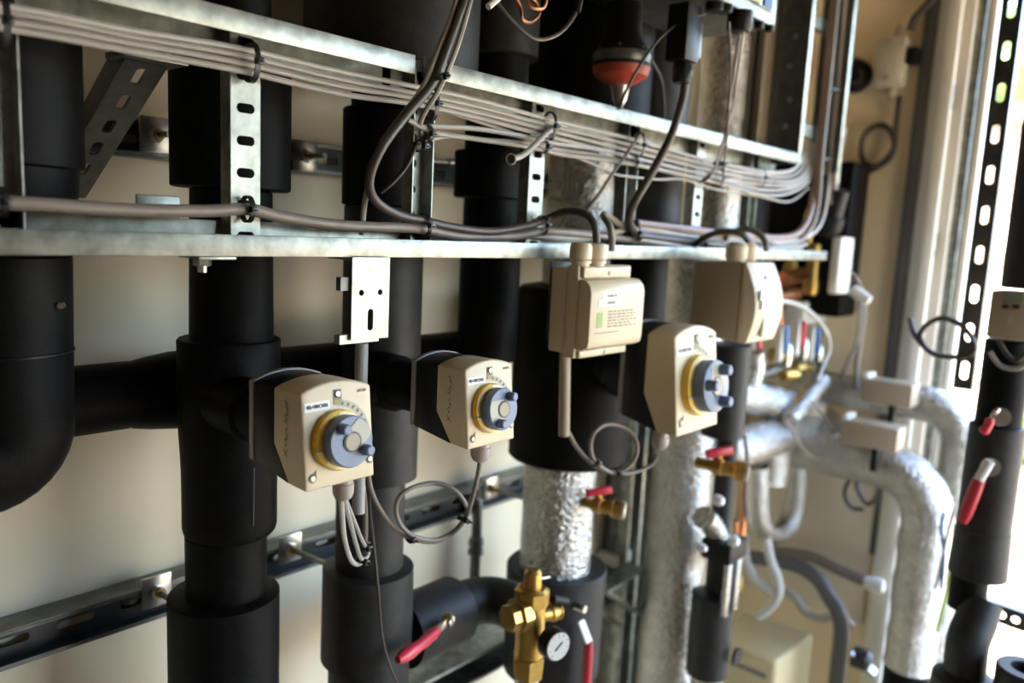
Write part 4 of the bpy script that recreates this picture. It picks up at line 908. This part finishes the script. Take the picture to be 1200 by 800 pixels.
# foil U bend
t = thing('foil_trap', P(905, 630, 0.84), 'foil wrapped U-bend below the bright foil pipe, left of the grey panel', 'pipe')
MB().tube(smooth_path([P(888, 545, .84), P(888, 590, .84), P(892, 615, .84), P(906, 625, .84), P(922, 617, .84), P(931, 590, .84), P(934, 540, .84)], 5), 0.030, 20).build('foil_jacket', 'foil', t)
MB().lathe(P(902, 565, .83), (0, 0, 1), [(0, 0.045), (0.09, 0.05), (0.16, 0.05)], 24).build('foil_body', 'foil', t)
# white valve manifold with coloured levers, copper and brass behind
t = thing('valve_manifold', P(925, 420, 0.82), 'manifold of small valves with white shanks and coloured levers right of the cream box', 'valve')
MB().tube([P(885, 440, .84), P(975, 415, .84)], 0.017, 14).build('manifold_pipe', 'steel', t)
for px_, py_, m_ in ((921, 398, 'blue'), (941, 392, 'red'), (958, 398, 'blue'), (889, 412, 'red')):
    c_ = P(px_, py_ + 18, .80)
    MB().lathe(c_ - V((0, 0, .03)), (0, 0, 1), [(0, .014), (.02, .018), (.05, .015), (.06, .010)], 12).build('valve_body', 'steel', t)
    MB().obox(P(px_ - 7, py_ + 4, .79), (1, 0, .2), (0, 1, 0), (0, 0, 1), .008, .007, .045).build('valve_shank', 'white_plastic', t, .003)
    MB().obox(P(px_, py_, .78), (1, 0, .15), (0, 1, 0), (-.15, 0, 1), .009, .006, .036).build('lever_grip', m_, t, .003)
for px_, py_ in ((905, 415), (932, 432), (918, 440)):
    MB().lathe(P(px_, py_, .82), (1, -.4, 0), [(0, .016), (.02, .02), (.05, .014)], 8).build('brass_union', 'brass', t)
t = thing('copper_fittings', P(925, 350, .86), 'copper and brass pipe fittings in the dark gap right of the cream box', 'pipe')
MB().tube([P(905, 318, .86), P(911, 350, .86), P(913, 385, .86)], .012, 14).build('copper_pipe', 'copper', t)
MB().tube([P(900, 350, .82), P(934, 343, .82)], .016, 14).build('copper_pipe', 'copper', t)
MB().tube([P(918, 328, .84), P(940, 322, .84)], .02, 14).build('copper_elbow', 'copper', t)
MB().lathe(P(949, 345, .84), (0, 0, 1), [(0, .02), (.02, .024), (.06, .018), (.10, .018), (.11, .022), (.14, .016)], 10).build('brass_valve', 'brass', t)
MB().lathe(P(925, 322, .86), (0, 0, 1), [(0, .016), (.02, .02), (.04, .014)], 8).build('brass_union', 'brass', t)
for px_, py_ in ((945, 285), (948, 262)): MB().lathe(P(px_, py_, .86), (0, 0, 1), [(0, .014), (.02, .016), (.04, .010)], 8).build('brass_union', 'brass', t)
tag(MB().box(P(935, 360, .86).x, P(962, 360, .86).x, .84, .90, ZY(945, 378, .86), ZY(945, 352, .86)).build('junction_box', 'white_plastic', None, .006), 'pale blue-white square box behind the cables, right of the copper fittings', 'junction box')
# black column and slim white box left of the end wall
bx_ = PX(1003, 250, 2.28)
t = tag(MB().box(2.20, 2.33, PX(1008, 250, 2.28).y, 1.03, 1.30, 1.72).build('tall_black_unit', 'foam', None, .01), 'tall black insulated unit standing in the corner behind the ladder cables', 'unit')
t = thing('relay_box', PX(988, 345, 2.12), 'slim white upright relay box with printed strip, right of the tray end', 'box')
a, b = PX(974, 343, 2.12), PX(996, 278, 2.12)
MB().box(2.07, 2.16, min(a.y, b.y) + .0, max(a.y, b.y) - .006, a.z, b.z).build('case', 'white_plastic', t, .006)
MB().box(2.068, 2.0698, min(a.y, b.y) + .012, max(a.y, b.y) - .022, a.z + .03, b.z - .04).build('printed_strip', 'scale_grey', t)
MB().lathe(PX(999, 340, 2.10), (0, -1, -.5), [(0, .014), (.02, .016), (.05, .012)], 12).build('cable_gland', 'white_plastic', t)
t = thing('pump_connector', PX(966, 262, 2.1), 'black round connector plug between the ladder cables and the black unit', 'plug')
MB().lathe(PX(968, 275, 2.08), (-.2, -.3, 1), [(0, .026), (.02, .034), (.05, .034), (.055, .026), (.12, .022)], 16).build('plug_body', 'black_plastic', t)
MB().lathe(PX(978, 243, 2.1), (0, -.2, 1), [(0, .012), (.03, .016), (.05, .010)], 12).build('plug_tail', 'rubber', t)
tag(MB().tube([PX(973, 240, 2.05), PX(980, 175, 2.05), PX(986, 150, 2.05)], .014, 12).build('grey_conduit', 'cable_taupe'), 'pale brown conduit ending above the black round connector', 'conduit')
# junction box on the end wall
t = thing('junction_box', PX(1048, 106, WX), 'beige junction box with two screw domes high on the end wall', 'junction box')
a, b = PX(1027, 106, WX), PX(1070, 44, WX); y0_, y1_ = min(a.y, b.y), max(a.y, b.y)
MB().box(WX - .05, WX - .001, y0_, y1_, a.z, b.z).build('case', 'box_beige', t, .012)
MB().box(WX - .056, WX - .0505, y0_ + .012, y1_ - .012, a.z + .012, b.z - .03).build('cover', 'box_beige', t, .003)
for v in (.16, .86): MB().lathe((WX - .056, (y0_ + y1_) / 2, a.z + (b.z - a.z) * v), (-1, 0, 0), [(0, .009), (.003, .008)], 12).build('screw', 'scale_grey', t)
MB().obox((WX - .03, y0_ - .014, (a.z + b.z) / 2 + .01), (1, 0, 0), (0, 1, 0), (0, 0, 1), .016, .014, .022).build('side_plug', 'rubber', t, .005)
for zz_, dy in ((a.z, .03), (b.z, .03)): MB().lathe((WX - .026, y0_ + dy, zz_), (0, 0, 1 if zz_ == b.z else -1), [(0, .012), (.025, .011), (.03, .007)], 12).build('cable_gland', 'meter_tan', t)
o = tubeX([(1066, 36), (1072, 22), (1085, 8), (1100, -8)], WX - .026, .010, 'cable_dark', 'cable', None); tag(o, 'dark cable rising from the beige junction box to the top edge', 'cable')
o = tubeX([(1054, 112), (1052, 130), (1049, 155), (1048, 172), (1040, 185), (1028, 194), (1014, 192), (1009, 178), (1013, 158), (1028, 147), (1042, 152), (1048, 168), (1044, 184), (1030, 195), (1015, 203), (1006, 212), (996, 222, 2.3)], WX - .02, .008, 'cable_dark', 'cable', None, 10); tag(o, 'dark cable looping once below the beige junction box', 'cable')
t = thing('wall_socket', PX(1003, 96, WX), 'black round cable entry on the end wall beside the ladder rail', 'socket')
MB().lathe(PX(1003, 90, WX - .001), (-1, 0, 0), [(0, .045), (.035, .045), (.05, .034)], 20).build('body', 'rubber', t)
MB().lathe(PX(1003, 90, WX - .052), (-1, 0, 0), [(0, .02), (.02, .018)], 14).build('cap', 'black_plastic', t)
# cable coils hanging at the far end
o = tubeX([(1000, 322), (1010, 345), (1012, 370), (1008, 400), (1004, 430), (1003, 455)], 2.2, .007, 'cable_taupe', 'cable', None, 8); tag(o, 'taupe cable hanging from the slim white relay box', 'cable')
o = tubeX([(996, 318), (1006, 330), (1008, 365), (1004, 400), (992, 428), (984, 445)], 2.18, .005, 'cable_taupe', 'cable', None, 8); tag(o, 'second thinner taupe cable hanging left of the relay box cable', 'cable')
o = tubeX([(1000, 548), (1005, 556), (1004, 570), (1015, 590), (1026, 584), (1029, 566), (1022, 552), (1008, 552), (996, 562), (990, 578), (997, 594), (1012, 597)], 2.22, .006, 'cable_dark', 'cable', None, 8); tag(o, 'dark cable coiled before the grey panel below the lower foil pipe', 'cable')
o = cable([(905, 352), (930, 355), (950, 366), (968, 388), (972, 408), (966, 425), (958, 445)], .74, .005, 'cable_light', 'pale cable arching across the manifold right of the cream box')
o = cable([(950, 470), (968, 490), (978, 515), (972, 535), (955, 537), (940, 525), (928, 505), (920, 492)], .72, .004, 'cable_taupe', 'taupe cable looping before the foil pipes at the far end')
o = cable([(860, 490), (872, 510), (876, 545), (874, 580), (876, 610)], .74, .005, 'cable_taupe', 'taupe cable hanging from the foil pipes left of the U-bend')
o = cable([(868, 545, .80), (872, 580, .80), (870, 620, .80), (864, 650, .80)], .80, .008, 'copper', 'slim copper tube hanging left of the foil U-bend', name='copper_tube', cat='tube')
o = cable([(862, 610, .80), (862, 640, .80), (862, 662, .80)], .80, .007, 'copper', 'short copper tube into the brass valve beside the black sleeve', name='copper_tube', cat='tube')
t = thing('brass_cock', P(858, 684, .80), 'round brass cock at the foot of the copper tube', 'valve')
MB().lathe(P(858, 684, .80) - V((0, 0, .02)), (0, 0, 1), [(0, .016), (.015, .026), (.04, .026), (.05, .014), (.07, .014)], 14).build('body', 'brass', t)
MB().lathe(P(854, 684, .78), (.5, -1, 0), [(0, .02), (.02, .018)], 12).build('outlet', 'brass', t)
for i, tr in enumerate(([(872, 625), (874, 655), (884, 676), (900, 690), (902, 694)], [(898, 630), (903, 655), (912, 680), (911, 700), (898, 716), (888, 722)], [(918, 690), (932, 700), (944, 717), (962, 724), (984, 722), (1000, 735)])):
    tag(tubeX(tr, 1.98 if i < 2 else 2.2, .012, 'cable_light', 'hose', None, 10), ('pale hose bending left behind the cream pump box', 'pale hose curving down onto the cream pump box', 'pale hose behind the cream pump box meeting the dark tube')[i], 'hose')
# cream box and dark bent tubes low at the right
t = thing('pump_box', P(890, 790, .80), 'cream box with rounded edges at the bottom, before the dark bent tube', 'box')
a = P(905, 775, .72)
cx1 = PX(905, 776, 1.9); 
bz1 = 0.42
def onp(px, py, z):
    r = ray(px, py); return EYE + r * ((z - EYE.z) / r.z)
cA, cB, cC, cD = onp(835, 745, bz1), onp(910, 776, bz1), onp(955, 741, bz1), onp(872, 714, bz1)
MB().prism([(cA.x, cA.y), (cB.x, cB.y), (cC.x, cC.y), (cD.x, cD.y)], (0, 0, 0.02), (1, 0, 0), (0, 1, 0), (0, 0, bz1 - .02)).build('housing', 'cream_box', t, .014, seg=3)
m0 = cA.lerp(cB, .6); dAB = (cB - cA).normalized(); nAB = dAB.cross(V((0, 0, 1))).normalized()
MB().obox(m0 - V((0, 0, .05)), dAB, nAB, V((0, 0, 1)), .05, .002, .006).build('print_line', 'ink_grey', t)
MB().lathe(m0 - dAB * .07 - V((0, 0, .045)), nAB, [(-.001, .006), (.002, .006)], 12).build('indicator', 'red', t)
o = tag(tubeX([(870, 652), (900, 655), (935, 663), (958, 678), (972, 700), (982, 716), (986, 740), (980, 800), (975, 850)], 2.14, .021, 'tube_grey', 'bent_tube', None, 18), 'thick dark bent tube right of the cream box, nearer of two', 'pipe')
o = tag(tubeX([(905, 645), (950, 652), (985, 668), (1012, 680)], 2.27, .017, 'cable_taupe', 'bent_tube', None, 12), 'brown tube along the end wall above the dark bent tube', 'pipe')
t = thing('tube_end', PX(1018, 682, 2.27), 'small white and brass fitting at the end of the brown tube', 'fitting')
MB().lathe(PX(1014, 682, 2.27), (0, -1, .1), [(0, .018), (.04, .022), (.05, .016)], 14).build('cap', 'white_plastic', t)
t = thing('wall_valve', PX(1005, 772, WX), 'dark valve with bright lever below the grey panel at the end wall', 'valve')
MB().lathe(PX(1000, 768, WX - .12), (0, -1, 0), [(0, .03), (.04, .03), (.05, .02)], 14).build('body', 'dark_steel', t)
MB().obox(PX(1012, 776, WX - .13), V((.2, -.8, -.6)).normalized(), V((1, 0, .3)).normalized(), V((0, .6, -.8)), .04, .012, .004).build('lever', 'steel', t)
# ------------------------------------------------------------------ strut post and shelf bracket behind the foil pipes
t = thing('strut_post', P(745, 790, 1.04), 'grey steel strut post against the wall between the two foil risers', 'post')
xa, xb = P(731, 600, 1.0).x, P(760, 600, 1.0).x
MB().box(xa, xb, 1.02, 1.055, 0, 1.30).build('post_web', 'galv_dull', t, .002)
for x_ in (xa, xa + (xb - xa) * .45, xb - .014): MB().box(x_, x_ + .014, 0.985, 1.0195, 0, 1.30).build('post_lip', 'galv', t, .002)
t = thing('shelf_bracket', P(725, 690, .98), 'blue-grey steel angle bracket fixed to the strut post', 'bracket')
za = ZY(707, 690, .97)
a, b, c_ = P(704, 690, .93), P(746, 664, 1.0), P(744, 716, .93)
for q0_, q1_ in ((a, P(746, 664, .93)), (a, c_), (a + V((.03, .05, -.06)), c_ + V((0, .05, -.05)))):
    d_ = (q1_ - q0_).normalized()
    MB().obox(q0_.lerp(q1_, .5), d_, V((0, 1, 0)), d_.cross(V((0, 1, 0))).normalized(), (q1_ - q0_).length / 2, .022, .004).build('arm', 'galv', t, .001)
t = thing('wall_box', P(722, 668, 1.03), 'small white socket box on the wall left of the strut post', 'socket')
a, b = P(713, 664, 1.02), P(735, 640, 1.02)
MB().box(a.x, b.x, 1.0, 1.058, a.z, b.z).build('case', 'white_plastic', t, .006); MB().box(a.x + .02, b.x - .02, .996, .9995, a.z + .02, b.z - .02).build('cover', 'dial_face', t, .002)
# small grey pipe with fittings on the wall
t = thing('wall_pipe', P(556, 680, 1.02), 'thin grey pipe with two fittings on the wall between the second riser and the collar', 'pipe')
a, b = P(560, 585, 1.02), P(560, 690, 1.02); b.x = a.x
MB().tube([a + V((-.03, .02, .0)), a + V((-.008, .0, .002)), a, a.lerp(b, .3), b], .010, 12).build('pipe', 'galv_dull', t)
for q in (.42, .52, .9): MB().lathe(a.lerp(b, q), (0, 0, -1), [(0, .014), (.012, .016), (.016, .012)], 10).build('fitting', 'galv_dull', t)
# ------------------------------------------------------------------ nearest right: perforated strut, black pipe with red valves, controller
SX = 1.78
t = thing('perforated_strut', PX(1127, 440, SX), 'upright perforated steel strut with oblong holes before the bright doorway', 'strut')
yc = PX(1132, 420, SX).y; zb_, ztp = PX(1120, 455, SX).z, 2.38; n = 15; ph = (ztp - zb_) / n; wd = .032
b = MB()
for i in range(n): b.ring_cell((SX, yc, zb_ + ph * (i + .5)), (0, -1, 0), (0, 0, 1), (-1, 0, 0), wd, ph, .0135, .035, .003)
b.build('perforated_web', 'dark_steel', t)
for s_ in (-1, 1): MB().box(SX, SX + .03, yc + s_ * wd / 2 - .0015, yc + s_ * wd / 2 + .0015, zb_, ztp).build('flange', 'galv_dull', t)
BXX = 1.56
cy_ = PX(1155, 600, BXX).y
z_ = lambda py, px=1155: PX(px, py, BXX).z
rb = thing('insulated_riser', (BXX, cy_, .5), 'black insulated pipe with two red levers at the right edge before the doorway', 'pipe')
section(rb, BXX, cy_ - .012, z_(335), 2.4, .036, 'foam_lit', 'upper_insulation')
section(rb, BXX, cy_, z_(505), z_(395), .036, 'foam', 'insulation')
section(rb, BXX, cy_, z_(620), z_(495), .043, 'foam_lit', 'valve_insulation')
section(rb, BXX, cy_, z_(676), z_(618), .047, 'foam_lit', 'sleeve', .044)
section(rb, BXX, cy_ + .01, z_(720), z_(674), .030, 'foam', 'insulation')
MB().tube(smooth_path([PX(1150, 705, BXX), PX(1143, 728, BXX - .02), PX(1134, 752, BXX - .04), PX(1130, 790, BXX - .04)], 5), .034, 22).build('elbow', 'foam_lit', rb)
MB().lathe(PX(1130, 800, BXX - .04) - V((0, 0, .05)), (0, 0, 1), [(0, .055), (.06, .052), (.07, .038)], 26).build('base_sleeve', 'foam_lit', rb)
for py_, px_, k in ((487, 1172, 1), (545, 1160, 1)):
    c_ = PX(px_, py_, BXX - .03)
    MB().lathe(c_, (-1, -.25, 0), [(0, .014), (.006, .016), (.014, .016), (.014, .010), (.022, .010)], 20).build('valve_ring', 'steel', rb)
lever(rb, PX(1166, 481, BXX - .055), PX(1150, 507, BXX - .065), 0, 'red_bright', .35, .014)
a, b, c_ = PX(1160, 540, BXX - .055), PX(1147, 562, BXX - .06), PX(1128, 612, BXX - .065)
MB().tube([a, b], .0085, 10).build('lever_shank', 'white_plastic', rb)
MB().tube([b, b.lerp(c_, .3), b.lerp(c_, .8), c_], .01, 12, True, [.010, .011, .0105, .007]).build('lever_grip', 'red', rb)
ct = thing('pump_controller', PX(1185, 395, BXX), 'beige control box with small grey display on the black pipe at the right edge', 'controller')
a, b = PX(1155, 390, BXX - .04), PX(1222, 340, BXX - .04)
MB().box(BXX - .04, BXX + .04, min(a.y, b.y), max(a.y, b.y), z_(392), z_(338)).build('case', 'meter_tan', ct, .004)
fx = BXX - .0408
for (pa, qa, pb, qb, m_, n_) in ((1176, 345, 1199, 353, 'lcd', 'display'), (1174, 357, 1182, 361, 'ink', 'button'), (1186, 357, 1195, 361, 'ink', 'button'), (1180, 371, 1187, 380, 'scale_grey', 'logo_patch')):
    a, b = PX(pa, qb, fx), PX(pb, qa, fx)
    MB().box(fx - .001, fx + .0008, min(a.y, b.y), max(a.y, b.y), min(a.z, b.z), max(a.z, b.z)).build(n_, m_, ct)
for tr, m_, lab in (([(1160, 412), (1172, 428), (1190, 432), (1205, 426)], 'cable_grey', 'grey cable loop below the beige control box, lower'), ([(1170, 398), (1180, 415), (1192, 422), (1206, 410)], 'cable_dark', 'dark cable loop below the beige control box, upper')):
    tag(tubeX(tr, BXX - .05, .004, m_, 'cable', None, 8), lab, 'cable')
o = tubeX([(1066, 372), (1072, 392), (1090, 412), (1112, 418), (1136, 416), (1142, 404), (1130, 384), (1108, 373), (1090, 378), (1078, 392), (1084, 408)], 1.772, .0055, 'cable_dark', 'cable', None, 8); tag(o, 'dark cable loop hanging across the bright doorway', 'cable')
for i, tr in enumerate(([(1120, 590), (1112, 620), (1103, 660), (1096, 690)], [(1127, 600), (1118, 650), (1108, 700), (1098, 740)], [(1106, 600), (1103, 620), (1106, 650), (1103, 690)])):
    tag(tubeX(tr, 2.055, .0045, ('cable_light', 'green', 'blue')[i], 'cable', None, 8), ('pale cable between the foil pipe and the red lever', 'green-yellow earth cable left of the black right-hand pipe', 'blue cable hanging behind the far foil elbow')[i], 'cable')
t = thing('cross_rail', PX(1180, 722, 1.75), 'short slotted steel rail crossing the bright doorway at the lower right', 'rail')
a, b = PX(1150, 712, 1.75), PX(1215, 735, 1.75); d_ = (b - a).normalized(); n = 4; L_ = (b - a).length; mb = MB()
upv = V((-1, 0, 0)).cross(d_).normalized()
for i in range(n): mb.ring_cell(a + d_ * (L_ / n * (i + .5)), d_, upv, V((-1, 0, 0)), L_ / n, .036, L_ / n * .62, .014, .002)
mb.build('slotted_web', 'dark_steel', t)
MB().obox(a.lerp(b, .5) + upv * .018 + V((.012, 0, 0)), d_, upv, V((1, 0, 0)), L_ / 2, .0015, .012).build('top_flange', 'galv', t)
t = thing('pipe_stub', PX(1192, 800, 1.5), 'black insulated pipe stub with dark opening in the lower right corner', 'pipe')
c_ = PX(1204, 783, 1.5); MB().lathe(c_ - V((0, 0, .25)), (0, 0, 1), [(0, .045), (.247, .045), (.25, .042), (.25, .024), (.22, .022)], 26).build('insulation', 'foam_lit', t)

# ------------------------------------------------------------------ outside the door
t = thing('pale_building', (12, 1.5, -.3), 'tan and white cabin outside, blurred through the doorway', 'building')
MB().box(11, 15, -1.5, 5.0, -.3, 3.0).build('wall', 'cabin_tan', t)
MB().box(10.97, 10.999, -1.4, 4.9, -.3, 1.25).build('plinth', 'shed_white', t)
MB().box(10.9, 15.1, -1.6, 5.1, 3.0, 3.15).build('roof', 'meter_tan', t)
wn = MB().box(10.96, 10.999, 1.35, 1.95, 1.5, 1.9).build('window', 'shed_white', t); MB().box(10.95, 10.959, 1.4, 1.9, 1.54, 1.86).build('pane', 'lcd', wn)
rs = random.Random(5)
for i, (x, y, s_, lab) in enumerate(((8.0, 1.0, .55, 'low green bush outside before the tan cabin'), (20, 4.2, 3.4, 'tall green tree outside behind the tan cabin'))):
    bm = bmesh.new(); bmesh.ops.create_icosphere(bm, subdivisions=4, radius=1)
    for v in bm.verts: v.co *= 1 + rs.uniform(-.16, .16)
    b = MB(); b.v = [V((x + v.co.x * s_ * .8, y + v.co.y * s_ * .8, -.3 + s_ + v.co.z * s_)) for v in bm.verts]; b.f = [tuple(v.index for v in f.verts) for f in bm.faces]; bm.free()
    tr_ = thing('bush' if i < 1 else 'tree', (x, y, -.3), lab, 'bush' if i < 1 else 'tree')
    b.build('foliage', 'leaf', tr_); MB().tube([(x, y, -.3), (x, y, -.3 + s_ * .5)], .06 * s_, 8).build('trunk', 'cable_dark', tr_)

# repeats of a kind share a group phrase
GROUPS = {'cable': 'cables of the pipe rack and its devices', 'cable_tie': 'black cable ties on the cables', 'valve_actuator': 'valve actuators in a row', 'insulated_riser': 'black insulated risers',
          'foil_riser': 'foil wrapped risers', 'foil_pipe': 'foil wrapped pipes at the far end', 'drain_cock': 'brass drain cocks with red handles', 'thermostat_box': 'thermostat boxes on the cable tray',
          'rail_clamp': 'zinc clamps on the wall rails', 'wall_rail': 'steel rails on the wall', 'heat_meter': 'tan heat meters on the foil pipes', 'hose': 'pale hoses behind the pump box',
          'copper_tube': 'copper tubes at the far end', 'bent_tube': 'bent tubes at the far end', 'conduit': 'conduit tubes'}
for o in C.objects:
    g = GROUPS.get(o.name.split('.')[0])
    if g and o.parent is None and o.get('label'): o['group'] = g
